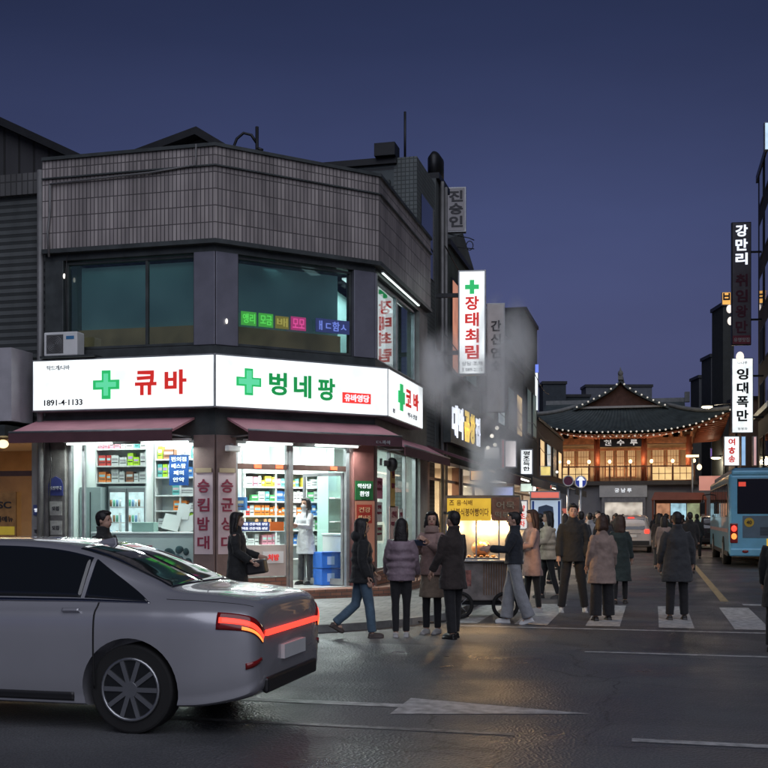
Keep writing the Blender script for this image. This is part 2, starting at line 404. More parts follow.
bld = thing('pharmacy_building', 'two storey corner pharmacy building with ribbed tile parapet and cut corner', 'building', AX, AY)
def inset(d):
    """facade polygon shrunk inward by d (left face, cut corner, street face)"""
    k = math.tan(math.radians(22.5)) * d
    return [(LX+.0, AY+d), (AX-k, AY+d), (BX-d, BY+k), (BX-d, CYY)]
O = inset(0); I = inset(.25)
b = MB()                                                # parapet
P = inset(-.10); Q = inset(.16)
for i in range(3):
    b.prism([P[i], P[i+1], Q[i+1], Q[i]], 6.60, 8.25)
b.build('parapet', M_tile, bld)
b = MB(); P2 = inset(-.14)
for i in range(3):
    b.prism([P2[i], P2[i+1], Q[i+1], Q[i]], 8.25, 8.31); b.prism([P2[i], P2[i+1], Q[i+1], Q[i]], 6.52, 6.60)
    b.prism([P2[i], P2[i+1], P[i+1], P[i]], 7.90, 7.925)
b.build('coping', M_fascia, bld)
b = MB(); R = inset(.3); b.prism([(LX,CYY)] + [R[0], R[1], R[2], R[3]], 7.3, 7.45); b.build('roof', M_concrete, bld)
b = MB(); b.prism([(LX,CYY)] + [R[0], R[1], R[2], R[3]], 3.50, 3.62); b.build('ceiling', M_white, bld)
b = MB(); b.prism([(LX+.02,CYY-.02)] + [O[0], O[1], O[2], O[3]], .0, .28); b.build('floor_slab', M_fl, bld)
b = MB(); b.box(LX, LX+.2, AY+.02, CYY, 0.0, 6.52); b.box(LX+.2, BX-.3, CYY-.2, CYY, .28, 6.52); b.build('wall', M_inner, bld)
E = inset(-.38); b = MB()
b.prism([E[0], E[1], O[1], O[0]], .09, .26); b.prism([E[1], E[2], O[2], O[1]], .09, .27); b.prism([E[2], E[3], O[3], O[2]], .09, .26)
b.build('step', M_step, bld, bevel=.012)
b = MB()
for i in range(3): b.prism([O[i], O[i+1], I[i+1], I[i]], 3.02, 4.72)
for i in range(3): b.prism([O[i], O[i+1], I[i+1], I[i]], 6.40, 6.518)
b.build('fascia', M_fascia, bld)
FA = frame(LX, AY, 0); FB = frame(AX, AY, 45); FC = frame(BX, BY, 90)
LA = AX-LX; LB = math.hypot(BX-AX, BY-AY); LC = CYY-BY
# pillars
def wallbox(F, x0, x1, y0, y1, z0, z1, name, m, bev=.01, par=None):
    return MB(F).box(x0, x1, y0, y1, z0, z1).build(name, m, par or bld, bevel=bev)
wallbox(FA, 3.00, LA, -.03, .35, .26, 3.1, 'pillar', M_stone); wallbox(FB, 0.01, .40, -.03, .35, .26, 3.1, 'pillar', M_stone)
wallbox(FB, LB-.50, LB-.04, -.03, .35, .26, 3.1, 'pillar', mat('red_stone', (.22,.09,.08), .45, var=.2, vscale=4)); wallbox(FC, 0.01, .10, -.02, .3, .26, 3.1, 'pillar', M_stone)
wallbox(FA, 0.0, .42, -.02, .3, .26, 3.1, 'pillar', mat('grey_stone', (.11,.105,.10), .6, var=.3, vscale=6, bump=.2)); wallbox(FC, LC-.85, LC, -.03, .35, .26, 3.1, 'pillar', M_concrete)
wallbox(FA, 3.0, LA, -.02, .3, 4.72, 6.40, 'pillar', M_pmetal); wallbox(FB, 0.01, .44, -.02, .3, 4.72, 6.40, 'pillar', M_pmetal)
wallbox(FB, LB-.48, LB-.02, -.02, .3, 4.72, 6.40, 'pillar', M_pmetal); wallbox(FA, 0.0, .38, -.02, .3, 4.72, 6.40, 'pillar', M_fascia)
wallbox(FC, 0.01, .14, -.02, .3, 4.72, 6.40, 'pillar', M_pmetal); wallbox(FC, LC-.9, LC, -.02, .3, 4.72, 6.40, 'pillar', M_concrete)
# upper windows
def window(F, x0, x1, z0, z1, muls, m_fr, m_gl, y=.12, name='window', t=.05):
    b = MB(F); b.box(x0, x1, y-.04, y+.06, z0, z0+t); b.box(x0, x1, y-.04, y+.06, z1-t, z1)
    b.box(x0, x0+t, y-.035, y+.055, z0+t, z1-t); b.box(x1-t, x1, y-.035, y+.055, z0+t, z1-t)
    for q in muls: b.box(q-t/2, q+t/2, y-.03, y+.05, z0+t, z1-t)
    fr = b.build(name, m_fr, bld, bevel=.005)
    MB(F).box(x0+t, x1-t, y+.008, y+.016, z0+t, z1-t).build('pane', m_gl, fr)
    return fr
w1 = window(FA, .38, 3.0, 4.74, 6.38, [2.02], M_fascia, M_tglass)
w2 = window(FB, .44, LB-.48, 4.74, 6.38, [], M_fascia, M_tglass)
w3 = window(FC, .14, LC-.9, 4.74, 6.38, [2.2], M_alu, M_tglass)
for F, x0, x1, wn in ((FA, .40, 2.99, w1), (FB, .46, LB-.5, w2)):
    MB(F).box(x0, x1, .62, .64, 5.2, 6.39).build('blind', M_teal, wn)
    MB(F).box(x0, x1, .50, .56, 4.72, 5.18).build('sill_glow', lightbox('ochre_glow', (.85,.60,.32), .12, .4, 2.0), wn)  # ochre band given a glow of its own, no lamp stands here
MB(FC).box(.15, LC-.92, 1.2, 1.22, 4.72, 6.39).build('blind', mat('pale_blind', (.42,.58,.56), .7), w3)
light('AREA', 'upstairs_fill', tuple(FC @ Vector((1.6, .65, 6.35))), 70, (.8,1,.98), 2.4, .5, (0,0,PI/2))
MB(FC).box(.25, LC-1.0, .55, .75, 6.36, 6.39).build('strip_lamp', lightbox('strip_lamp', (.85,1,.97), 1.6), w3)
light('AREA', 'upstairs_fill', tuple(FA @ Vector((1.5, .38, 6.36))), 1, (.6,1,1), 2.4, .2)  # unseen fill added between glass and blind to brighten the blind
light('AREA', 'upstairs_fill', tuple(FB @ Vector((1.6, .38, 6.36))), .8, (.6,1,1), 2.2, .2)  # likewise an added fill for the corner window's blind
# shop windows at street level
M_fr = mat('brown_frame', (.12,.07,.06), .4, .5, var=.2)
sw = window(FA, .44, 3.0, .28, 3.02, [.74], M_alu, M_glass, .1, 'shop_window')
dw = window(FB, .42, 1.50, .28, 3.02, [], M_alu, M_glass, .1, 'shop_window')
MB(FB).box(.46, LB-.55, .065, .155, 2.50, 2.60).build('transom', M_fr, bld)
MB(FB).box(.46, 1.46, .07, .15, .29, .50).build('kick_panel', M_step, dw)
MB(FB).box(.47, 1.45, .085, .098, .52, 1.10).build('frosted_panel', mat('frosted_film', (.55,.48,.44), .5, var=.12), dw)
b = MB(FB); b.box(.47, 1.10, .07, .085, 1.36, 1.53); s_ = b.build('blue_banner', mat('blue_film', (.05,.10,.32), .5), dw)
b = MB(FB); [b.text('의약품 건강식품 상담', .78, .068, 1.49 - k*.08, .05, .56, .01) for k in range(2)]; b.build('lettering', M_whitetxt, s_)
MB(FB).box(1.12, 1.40, .07, .085, 1.36, 1.53).build('orange_banner', mat('orange_film', (.7,.16,.03), .5), dw)
for x, t_ in ((.62,'약'), (1.18,'처방')):
    q = MB(FB).box(x-.11-.05*len(t_), x+.11+.05*len(t_), .066, .08, .76, .98).build('notice', M_white, dw); MB(FB).text(t_, x, .063, .87, .12, None, .02).build('lettering', M_redtxt, q)
b = MB(FB); b.box(1.50, 1.58, .04, .17, .28, 3.02); b.box(LB-.62, LB-.55, .04, .17, .28, 3.02); b.box(1.58, LB-.62, .05, .16, 2.95, 3.02)
dfr = b.build('door_frame', M_alu, bld, bevel=.006)
MB(FB).box(1.58, LB-.62, .11, .118, 2.60, 2.95).build('pane', M_glass, dfr)
for x in (.86, 1.3, 2.45):
    MB(FB).box(x-.07, x+.07, .045, .064, 2.52, 2.585).build('sensor_lamp', lightbox('red_lamp', (1,.12,.05), 1.2), dfr)
# open glass leaf swung inwards
DL = FB @ Matrix.Translation((LB-.62, .16, 0)) @ Matrix.Rotation(math.radians(-62), 4, 'Z')
b = MB(DL); b.box(-.95,-.90,-.02,.02,.30,2.48); b.box(-.05,0,-.02,.02,.30,2.48); b.box(-.90,-.05,-.02,.02,.30,.42); b.box(-.90,-.05,-.02,.02,2.42,2.48)
dl = b.build('door', M_alu, bld); MB(DL).box(-.90,-.05,-.004,.004,.42,2.42).build('pane', M_glass, dl)
b = MB(DL); b.tube([(-.80,-.02,1.0),(-.80,-.09,1.05),(-.80,-.09,1.75),(-.80,-.02,1.8)], .014, 8); b.build('handle', M_dark, dl)
# glass of the street face
sg = window(FC, .12, LC-.87, .55, 3.02, [1.55, 3.0], M_alu, M_glass, .1, 'shop_window')
wallbox(FC, .12, LC-.87, -.01, .3, .27, .55, 'plinth', M_step)
# awnings
M_awn = mat('pink_awning', (.60,.29,.33), .7, var=.15, vscale=2, bump=.1, bscale=8)
M_val = mat('maroon_valance', (.09,.035,.045), .7, var=.15)
def awning(F, x0, x1, dep, z0, z1, tx=None):
    a = MB(F); a.prism([(-dep,z0),(-.02,z1),(-.02,z1-.04),(-dep,z0-.04)], x0, x1, 'x'); o = a.build('awning', M_awn, bld)
    MB(F).box(x0+.003, x1-.003, -dep-.025, -dep+.0, z0-.19, z0-.0).build('valance', M_val, o)
    MB(F).tube([(x0, -dep-.01, z0-.0),(x1, -dep-.01, z0-.0)], .022, 8).build('rail', M_alu, o)
    b = MB(F)
    for x in (x0+.08, x1-.08): b.tube([(x, -.02, z1-.35),(x, -dep+.03, z0-.08)], .014, 6)
    b.build('arm', M_alu, o)
    if tx: MB(F).text(tx, x1-.42, -dep-.028, z0-.12, .075, None, .01).build('lettering', M_greytxt, o)
awning(FA, -.15, 3.02, .95, 3.13, 3.42); awning(FB, .22, LB+.02, .95, 3.13, 3.42, 'ㄷㄴ바·바'); awning(FC, .15, LC, .55, 3.02, 3.30)
# cable, pipes and conduit on the facade
M_pipe = mat('drain_pipe', (.20,.20,.20), .5, .3, var=.2)
b = MB(FA)
b.tube([(.16,-.14,6.45),(.13,-.14,6.9),(.18,-.14,7.3),(.18,-.14,7.78)], .022); b.tube([(.18,-.14,7.80),(1.2,-.15,7.83),(2.2,-.14,7.86),(3.1,-.14,7.93),(3.1,-.14,8.3)], .018)
b.build('conduit', M_pipe, bld)
b = MB(FA); b.tube([(-.07,-.06,.1),(-.07,-.06,8.1)], .06, 10); b.build('drain_pipe', M_pipe, bld)
b = MB(FA); b.tube([(.1,-.05,3.1),(.16,-.05,2.6),(.1,-.05,1.9),(.14,-.05,.4)], .012); b.tube([(.48,-.08,4.75),(.5,-.08,5.3),(.46,-.08,6.0),(.5,-.08,6.5)], .01, 6); b.build('cable', M_black, bld)
for F, x, z in ((FA, .42, 6.1), (FB, .2, 5.15)):
    MB(F).ell((x, -.05, z), (.025,.02,.05), 8).build('indicator_lamp', lightbox('tiny_lamp', (1,.95,.85), 1.2), bld)

# ------------------------------------------------------------------ light-box signs
def signbox(name, label, F, x0, x1, z0, z1, y0, y1, face, edge, cat='sign', grp=None, frame_t=.03):
    o = MB(F).box(x0, x1, y0+.012, y1, z0, z1).build(name, edge, None, bevel=.008); tag(o, label, cat, grp)
    MB(F).box(x0+frame_t, x1-frame_t, y0, y0+.011, z0+frame_t, z1-frame_t).build('face_panel', face, o)
    return o
def letter(o, F, mt, fn, name='lettering'):
    b = MB(F); fn(b); return b.build(name, mt, o)
SY = -.30
s1 = signbox('pharmacy_sign', 'long white lit sign with red letters and green cross above the left awning', FA, -.10, LA+.12, 3.56, 4.52, SY, -.02, M_board, M_alu)
M_cross = mat('green_cross', (.03,.4,.12), .5, var=0, emit=.75, ecol=(.02,.50,.14), samp=False)
M_cross2 = mat('pale_green_cross', (.1,.5,.3), .5, var=0, emit=.9, ecol=(.10,.62,.30), samp=False)
SX = MB(FA); SX.cross(1.42, SY, 4.02, .26, .085); SX.build('cross', M_cross, s1)
letter(s1, FA, M_cross2, lambda b: b.cross(1.42, SY-.022, 4.02, .20, .045, .006), 'cross')
letter(s1, FA, M_redtxt, lambda b: (b.text('큐', 2.20, SY, 4.03, .44, .42, .03), b.text('바', 2.78, SY, 4.03, .44, .42, .03)))
letter(s1, FA, M_greytxt, lambda b: b.text('탁드개/나바', .45, SY, 4.36, .09, None, .01))
letter(s1, FA, M_darktxt, lambda b: b.text('1891-4·1133', .55, SY, 3.72, .11, .78, .015))
s2 = signbox('pharmacy_sign', 'long white lit sign with three green letters and a red box on the cut corner', FB, -.13, LB+.13, 3.56, 4.52, SY, -.02, M_board, M_alu)
letter(s2, FB, M_cross, lambda b: b.cross(.52, SY, 4.05, .24, .08), 'cross'); letter(s2, FB, M_cross2, lambda b: b.cross(.52, SY-.022, 4.05, .20, .05, .006), 'cross')
letter(s2, FB, M_greentxt, lambda b: [b.text(c, 1.10 + i*.50, SY, 4.05 - .02*i, .42, .36, .03) for i, c in enumerate('벙네팡')])
rb = letter(s2, FB, mat('red_panel', (.6,.03,.03), .5, var=0, emit=.8, ecol=(.95,.05,.04), samp=False), lambda b: b.box(2.44, 3.06, SY-.012, SY, 3.78, 3.98), 'red_plate')
letter(rb, FB, M_whitetxt, lambda b: b.text('유바영당', 2.75, SY-.012, 3.88, .14, .54, .03))
s3 = signbox('pharmacy_sign', 'short white lit sign with green cross and red letters on the side street face', FC, -.13, 3.1, 3.56, 4.52, SY, -.02, M_board, M_alu)
letter(s3, FC, M_cross, lambda b: b.cross(.95, SY, 4.05, .27, .12), 'cross')
letter(s3, FC, M_redtxt, lambda b: (b.text('코', 1.62, SY, 4.10, .36, .5, .03), b.text('바', 2.35, SY, 4.10, .36, .5, .03)))
letter(s3, FC, M_greytxt, lambda b: (b.text('약국·건강', 2.0, SY, 3.76, .1, .9, .01), b.text('처방', .3, SY, 3.72, .09, None, .01)))
t = thing('soffit_lamp', 'white strip lamp under the parapet above the upstairs side window', 'strip lamp', *(FC @ Vector((2.0, -.05, 6.46))))
MB(FC).box(.3, 3.8, -.09, -.04, 6.47, 6.515).build('fitting', M_white, t); MB(FC).box(.35, 3.75, -.085, -.045, 6.455, 6.469).build('diffuser', lightbox('soffit_glow', (.85,1,.96), 1.6), t)
# neon window signs in the corner window
def led(label, x0, x1, z0, z1, txt, col, border=True):
    mt = mat('led_' + label[:9].replace(' ', '_'), [c*.4 for c in col], .5, var=0, emit=.55, ecol=col)
    o = MB(FB).box(x0, x1, .03, .05, z0, z1).build('led_sign', mat('led_back_' + label[:9].replace(' ', '_'), [c*.3 for c in col], .5, var=0, emit=.22 if border else .02, ecol=col)); tag(o, label, 'LED sign', 'small LED signs in the upstairs corner window')
    MB(FB).text(txt, (x0+x1)/2, .03, (z0+z1)/2, (z1-z0)*.7, (x1-x0)*.8, .01).build('lettering', mt, o)
led('green LED sign at the left end of the row in the upstairs window', .52, .82, 5.13, 5.38, '앵리', (.15,.95,.15))
led('green LED sign between the first green one and the olive one', .87, 1.16, 5.13, 5.38, '모금', (.12,.85,.15))
led('olive coloured dim LED sign between the green ones and the pink one', 1.21, 1.48, 5.13, 5.36, '배', (.45,.42,.10))
led('pink LED sign upstairs, right of the olive one', 1.53, 1.84, 5.13, 5.38, '모모', (1,.12,.45))
led('blue LED lettering in the upstairs corner window', 2.05, 2.78, 5.14, 5.40, 'ㅐㄷ함ㅅ', (.25,.35,1), False)
ps = MB(FC).box(.45, 1.85, .25, .29, 5.0, 6.25).build('window_poster', lightbox('lit_poster', (.95,1,.98), .75)); tag(ps, 'white lit poster with red writing inside the upstairs side window', 'poster')
MB(FC).vtext('장노', .95, .25, 6.12, .32, .06, .34, .02).vtext('태와', 1.45, .25, 5.98, .28, .06, .3, .02).build('lettering', M_redtxt, ps)
# vertical banners on the corner pillar
M_ban = mat('pink_white_banner', (.55,.45,.47), .6, var=.08)
M_dkred = mat('dark_red_lettering', (.22,.02,.05), .6, var=0)
for F, x0, x1, y, st, lb in ((FA, 3.03, 3.38, -.045, '승킴밤대', 'left of the two white banners with dark red letters on the corner pillar'), (FB, .04, .38, -.045, '승균상대', 'right of the two white banners with dark red letters on the corner pillar')):
    o = MB(F).box(x0, x1, y, y+.012, .95, 2.42).build('vertical_banner', M_ban); tag(o, lb, 'banner')
    MB(F).vtext(st, (x0+x1)/2, y, 2.30, .24, .10, .23, .02).build('lettering', M_dkred, o)
    MB(F).box(x0+.02, x1-.02, y-.01, y+.01, 2.42, 2.50).build('top_strip', mat('tan_strip', (.35,.28,.18), .6), o)
o = MB(FB).box(LB-.47, LB-.07, -.045, -.032, 1.95, 2.32).build('notice_sign', mat('green_film', (.03,.20,.06), .5)); tag(o, 'green notice with pale letters on the red pillar right of the door', 'sign')
MB(FB).text('약상담', LB-.27, -.045, 2.22, .09, .3, .01).text('환영', LB-.27, -.045, 2.07, .10, .2, .01).build('lettering', M_whitetxt, o)
o = MB(FB).box(LB-.47, LB-.04, -.047, -.032, .75, 1.93).build('wall_poster', mat('salmon_poster', (.62,.27,.17), .6, var=.06)); tag(o, 'tall orange poster with red panel on the pillar right of the pharmacy door', 'poster')
MB(FB).box(LB-.44, LB-.10, -.051, -.047, 1.50, 1.86).build('red_block', mat('poster_red', (.50,.05,.03), .6), o)
MB(FB).text('건강', LB-.27, -.052, 1.76, .10, .26, .01).text('행사중', LB-.27, -.052, 1.60, .10, .28, .01).text('약', LB-.36, -.048, 1.38, .09, None, .01).build('lettering', mat('poster_yellow', (.8,.55,.3), .6, var=0), o)
# blue hanging sign in left window
o = MB(FA).box(2.42, 2.80, .20, .22, 2.20, 2.76).build('hanging_sign', mat('blue_board', (.02,.09,.34), .5)); tag(o, 'blue hanging sign with white writing behind the left shop window', 'sign')
b = MB(FA); [b.text(t, 2.61, .20, 2.68 - i*.125, .085, w_, .012) for i, (t, w_) in enumerate((('편의점', .30), ('베스탐', .28), ('폐의', .2), ('안약', .22)))]; b.build('lettering', M_whitetxt, o)
MB(FA).tube([(2.50,.21,2.76),(2.50,.21,3.0)], .004, 5).tube([(2.72,.21,2.76),(2.72,.21,3.0)], .004, 5).build('cord', M_dark, o)
# notices on the side glass
for x, z, w_, h_, c, nm in ((.62,2.2,.55,.42,(.75,.25,.38),'pink notice high on the side street glass'), (.62,1.72,.5,.4,(.75,.75,.72),'white notice under the pink one on the side glass'), (.62,1.30,.55,.32,(.55,.65,.5),'pale green notice lowest on the side glass'), (1.9,1.5,.8,.7,(.70,.50,.45),'large faded peach poster on the middle of the side glass'), (1.8,2.3,.4,.95,(.75,.50,.12),'tall yellow framed strip on the side glass'), (2.55,1.55,.4,.5,(.70,.72,.68),'small white sheet right of the peach poster on the side glass')):
    o = MB(FC).box(x-w_/2, x+w_/2, .075, .085, z-h_/2, z+h_/2).build('window_notice', mat('notice_' + nm[:7].replace(' ', '_'), c, .6, var=.2, vscale=8)); tag(o, nm, 'notice')
    MB(FC).text('안내', x, .074, z+h_*.25, h_*.2, w_*.5, .01).text('처방전 약', x, .074, z-.02, h_*.12, w_*.7, .01).build('lettering', M_dkred, o)
# tube lamps under the awnings
for F, x0, x1, nm in ((FA, .5, 1.5, 'at the left end of the left awning'), (FA, 2.0, 3.0, 'at the right end of the left awning'), (FB, .5, 1.5, 'over the fixed window of the cut corner'), (FB, 1.9, 2.9, 'over the pharmacy entrance')):
    t = thing('awning_lamp', 'white tube lamp under the pink awning ' + nm, 'tube lamp', *(F @ Vector(((x0+x1)/2, -.16, 3.0))))
    MB(F).box(x0, x1, -.22, -.10, 2.99, 3.03).build('fitting', M_white, t); MB(F).tube([(x0+.04,-.16,2.965),(x1-.04,-.16,2.965)], .018, 8).build('tube', lightbox('tube_glow', (.92,1,.98), 3.0), t)
    light('AREA', 'awning_glow', tuple(F @ Vector(((x0+x1)/2, -.16, 2.93))), 36, (.90,1,.97), .95, .1, (math.radians(-18), 0, F.to_euler().z))
# crest shaped plate and sheets on the left grey pillar
o = MB(FA).prism([(.08,2.02),(.38,2.02),(.38,2.22),(.34,2.32),(.23,2.38),(.12,2.32),(.08,2.22)], -.035, -.02, 'y').build('crest_plate', mat('navy_plate', (.03,.04,.16), .5)); tag(o, 'small navy arched plate with pale writing on the left grey pillar', 'plate')
MB(FA).text('안심약국', .23, -.035, 2.16, .07, .25, .005).build('lettering', M_greytxt, o)
for z, nm in ((1.78, 'grey paper sheet just under the navy arched plate'), (1.42, 'lower grey paper sheet on the left pillar')):
    o = MB(FA).box(.1, .36, -.03, -.021, z-.13, z+.13).build('paper_notice', mat('grey_paper', (.28,.28,.26), .8, var=.3, vscale=12)); tag(o, nm, 'notice')
    MB(FA).text('모집', .23, -.03, z, .08, None, .01).build('lettering', M_darktxt, o)
# security camera, horn speaker
for F, x, z, nm in ((FB, .30, 2.85, 'white security camera under the awning beside the pillar banners'), (FC, .30, 2.68, 'dark dome camera under the awning by the side glass')):
    t = thing('security_camera', nm, 'camera', *(F @ Vector((x, -.05, z)))); c = M_white if F is FB else M_black
    MB(F).box(x-.03, x+.03, -.06, -.022, z-.04, z+.10).build('bracket', M_alu, t); MB(F).obox((x-.02, -.16, z), (.30, .11, .11), .25).build('camera_body', c, t, bevel=.02)
    if F is FC: MB(F).ell((x+.02, -.26, z-.02), (.12,.12,.14)).build('dome', M_black, t)
# air conditioner on the sign ledge
def aircon(F, x, z, lb):
    t = thing('air_conditioner', lb, 'air conditioner', *(F @ Vector((x, -.2, z)))); 
    MB(F).box(x-.34, x+.34, -.32, -.05, z, z+.44).build('casing', M_white, t, bevel=.02)
    MB(F).box(x-.28, x+.06, -.33, -.318, z+.05, z+.39).build('grille', mat('grille_grey', (.09,.09,.09), .7), t)
    b = MB(F)
    for k in range(5): b.tube([(x-.11+.15*math.cos(2*PI*i/20)*(k+1)/5, -.335, z+.22+.15*math.sin(2*PI*i/20)*(k+1)/5) for i in range(21)], .004, 4, caps=False)
    b.build('fan_guard', M_alu, t); MB(F).box(x+.12, x+.28, -.325, -.318, z+.30, z+.36).build('badge', mat('blue_badge', (.05,.2,.4), .5), t)
    return t
MB(FA).box(.1, 1.2, -.36, 0, 4.535, 4.575).build('ledge', M_fascia, bld)
aircon(FA, .50, 4.575, 'dirty white air conditioner unit on the ledge above the left end of the lit sign')

# ------------------------------------------------------------------ pharmacy interior
light('AREA', 'ceiling_lamp', tuple(FA @ Vector((1.7, 1.1, 3.42))), 150, (.93,1,.97), 2.6, .9)
light('AREA', 'ceiling_lamp', tuple(FB @ Vector((1.9, 1.3, 3.42))), 190, (.93,1,.97), 2.4, .8, (0,0,PI/4))
light('AREA', 'ceiling_lamp', tuple(FC @ Vector((2.4, 1.0, 3.42))), 120, (.90,1,.96), .8, 2.6)
M_tube = lightbox('ceiling_tube', (.95,1,.98), 2.2)
tl = []
for F, x, y, a in ((FA,.9,.9,0),(FA,2.2,.9,0),(FA,1.5,1.9,0),(FB,.9,.9,0),(FB,2.3,.9,0),(FB,1.5,1.8,0),(FC,2.6,.9,0)):
    c = F @ Vector((x, y, 3.47))
    tl.append((F, x, y))
names = ['nearest the left window frame','nearest the corner in the left window','deeper in behind the left window','behind the fixed corner window','over the pharmacy entrance','deeper in behind the entrance','behind the side street glass']
for (F, x, y), nm in zip(tl, names):
    t = thing('ceiling_light', 'white fluorescent ceiling fitting ' + nm, 'ceiling light', *(F @ Vector((x, y, 3.42))), group='ceiling fittings of the pharmacy')
    MB(F).box(x-.55, x+.55, y-.11, y+.11, 3.46, 3.50).build('fitting', M_white, t); MB(F).box(x-.5, x+.5, y-.08, y+.08, 3.44, 3.459).build('diffuser', M_tube, t)
# counter
def cbox(F, x0, x1, y0, y1, z0, z1, m, nm, par, bev=.008): return MB(F).box(x0, x1, y0, y1, z0, z1).build(nm, m, par, bevel=bev)
# extra cartons and sheets stacked on the counter's right half
for i, (x, w_, h_, c) in enumerate(((1.75,.2,.16,'green'),(2.75,.22,.2,'white'),(2.92,.14,.3,'blue'))):
    medcount = (x, w_, h_, c)
t = thing('shop_counter', 'long white counter with red letters behind the left window', 'counter', LX+1.9, AY+.5, .28)
M_ctr = mat('counter_white', (.66,.72,.70), .4, var=.06)
cbox(FA, .80, 2.95, .30, .75, .28, 1.30, M_ctr, 'counter_body', t); cbox(FA, .78, 2.97, .28, .80, 1.30, 1.34, M_white, 'counter_top', t)
MB(FA).text('약국진료 표', 1.62, .298, 1.02, .17, .85, .02).build('lettering', mat('counter_red', (.4,.03,.05), .6, var=0), t)
b = MB(FA)
for i in range(26): b.ell((2.1+random.random()*.75, .285, .68+random.random()*.35), (.05+.05*random.random(), .012, .05+.05*random.random()), 6)
b.build('leaf_print', mat('leaf_print', (.03,.07,.08), .7, var=.4, vscale=10), t)
cbox(FA, 1.55, 2.0, .42, .62, 1.34, 1.52, mat('tray_green', (.25,.38,.34), .5), 'tray', t)
# refrigerator with two glass doors and the grey cabinet
t = thing('drinks_refrigerator', 'white refrigerator with two glass doors behind the counter', 'refrigerator', LX+1.15, AY+1.3, .28)
cbox(FA, .73, 1.56, 1.05, 1.60, .28, 2.22, mat('fridge_white', (.65,.7,.7), .4), 'cabinet', t, .015)
for k in range(2):
    x0 = .75+k*.40
    d_ = cbox(FA, x0, x0+.385, 1.01, 1.05, .55, 2.18, M_alu, 'door', t)
    MB(FA).box(x0+.04, x0+.36, 1.002, 1.009, .62, 2.10).build('pane', lightbox('fridge_light', (.78,.93,.95), .55, .3, 9), d_)
    b = MB(FA)
    for j in range(4): b.box(x0+.04, x0+.36, .996, 1.001, .9+j*.3, .92+j*.3)
    b.build('shelf', M_white, d_)
    b = MB(FA); b.box(x0+.26, x0+.29, .95, 1.00, 1.0, 1.7); b.build('handle', M_white, d_)
    for j in range(4):
        for q in range(4): MB(FA).cyl((x0+.08+q*.065, .972, .99+j*.3), .022, .13, 'z', 8).build('bottle', mat('bottle_' + 'grn blu wht brn'.split()[(j+q+k)%4], [(.1,.4,.25),(.15,.3,.5),(.7,.75,.75),(.25,.12,.05)][(j+q+k)%4], .3), d_)
t = thing('storage_cabinet', 'grey steel cabinet left of the glass door refrigerator', 'cabinet', LX+.5, AY+1.0, .28)
cbox(FA, .22, .68, .85, 1.25, .28, 2.20, mat('cabinet_grey', (.30,.36,.36), .45, .2), 'cabinet', t, .01)
cbox(FA, .45, .462, .835, .85, .4, 2.1, M_dark, 'door_gap', t, 0)
# shelving
def shelves(F, x0, x1, y0, y1, zs, lb, back=True, ends=()):
    t = thing('wall_shelf', lb, 'shelf', *(F @ Vector(((x0+x1)/2, (y0+y1)/2, .28))))
    if back: MB(F).box(x0-.03, x1+.03, y1, y1+.03, .28, 3.40).build('back_panel', M_inner, t)
    for z in zs: MB(F).box(x0, x1, y0, y1, z-.03, z).build('shelf_board', M_white, t)
    for q in ends or (x0, x1): MB(F).box(q-.015, q+.015, y0+.01, y1-.002, .28, 3.3).build('upright', M_white, t)
    return t
shelves(FB, .85, 3.6, 2.2, 2.5, [.75,1.05,1.35,1.65,1.95,2.25,2.55], 'white shelf wall of medicine boxes behind the pharmacy entrance', True, (.85,1.55,2.25,2.95,3.6))
shelves(FA, .50, 1.56, .98, 1.22, [2.30, 2.62, 2.95], 'short white shelf above the glass door refrigerator')
shelves(FA, 1.62, 3.3, 1.25, 1.55, [1.15,1.45,1.75,2.05,2.40,2.75], 'white shelf of papers and boxes behind the right end of the counter', True, (1.62,2.15,2.7,3.3))
palette = {'white': (.72,.74,.72), 'red': (.55,.05,.04), 'orange': (.75,.22,.04), 'yellow': (.80,.62,.08), 'green': (.10,.42,.14), 'blue': (.06,.20,.50), 'teal': (.15,.48,.46), 'pink': (.72,.30,.38), 'lime': (.45,.75,.05), 'brown': (.30,.13,.07)}
protos = {}
def medbox(F, x, y, z, w_, h_, colr, where, d_=.14):
    key = colr
    if key not in protos:
        me = bpy.data.meshes.new('medicine_box'); bm = bmesh.new()
        bmesh.ops.create_cube(bm, size=1, matrix=Matrix.Translation((0,0,.5)))
        for f in bm.faces: f.material_index = 0
        # printed band on the front
        for zz, hh, mi in ((.62,.22,1),(.3,.08,2)):
            r = bmesh.ops.create_cube(bm, size=1, matrix=Matrix.Translation((0,-.505,zz)) @ Matrix.Diagonal((.84,.02,hh,1)))
            for v in r['verts']:
                for f in v.link_faces: f.material_index = mi
        bm.to_mesh(me); bm.free()
        me.materials.append(mat('carton_' + colr, palette[colr], .45, var=.05)); me.materials.append(mat('carton_print_' + colr, tuple(.8 - .6*q for q in palette[colr]), .5, var=.05)); me.materials.append(M_darktxt)
        protos[key] = me
    o = bpy.data.objects.new('medicine_box', protos[key]); COL.objects.link(o)
    o.location = F @ Vector((x, y, z)); o.rotation_euler = (0, 0, F.to_euler().z); o.scale = (w_, d_, h_)
    tag(o, '%s medicine box %s' % (colr, where), 'medicine box', '%s medicine boxes %s' % (colr, where))
R1 = random.Random(11)
rows = [(2.25,'on the top filled shelf behind the entrance',['white','pink','white','yellow','teal','yellow','white','teal']), (1.95,'on the second shelf behind the entrance',['white','white','green','blue','white','teal','green']), (1.65,'on the third shelf behind the entrance',['white','red','orange','orange','white','blue','teal']), (1.35,'on the fourth shelf behind the entrance',['white','lime','brown','teal','white','green']), (1.05,'on the low shelf behind the entrance',['white','pink','blue','white'])]
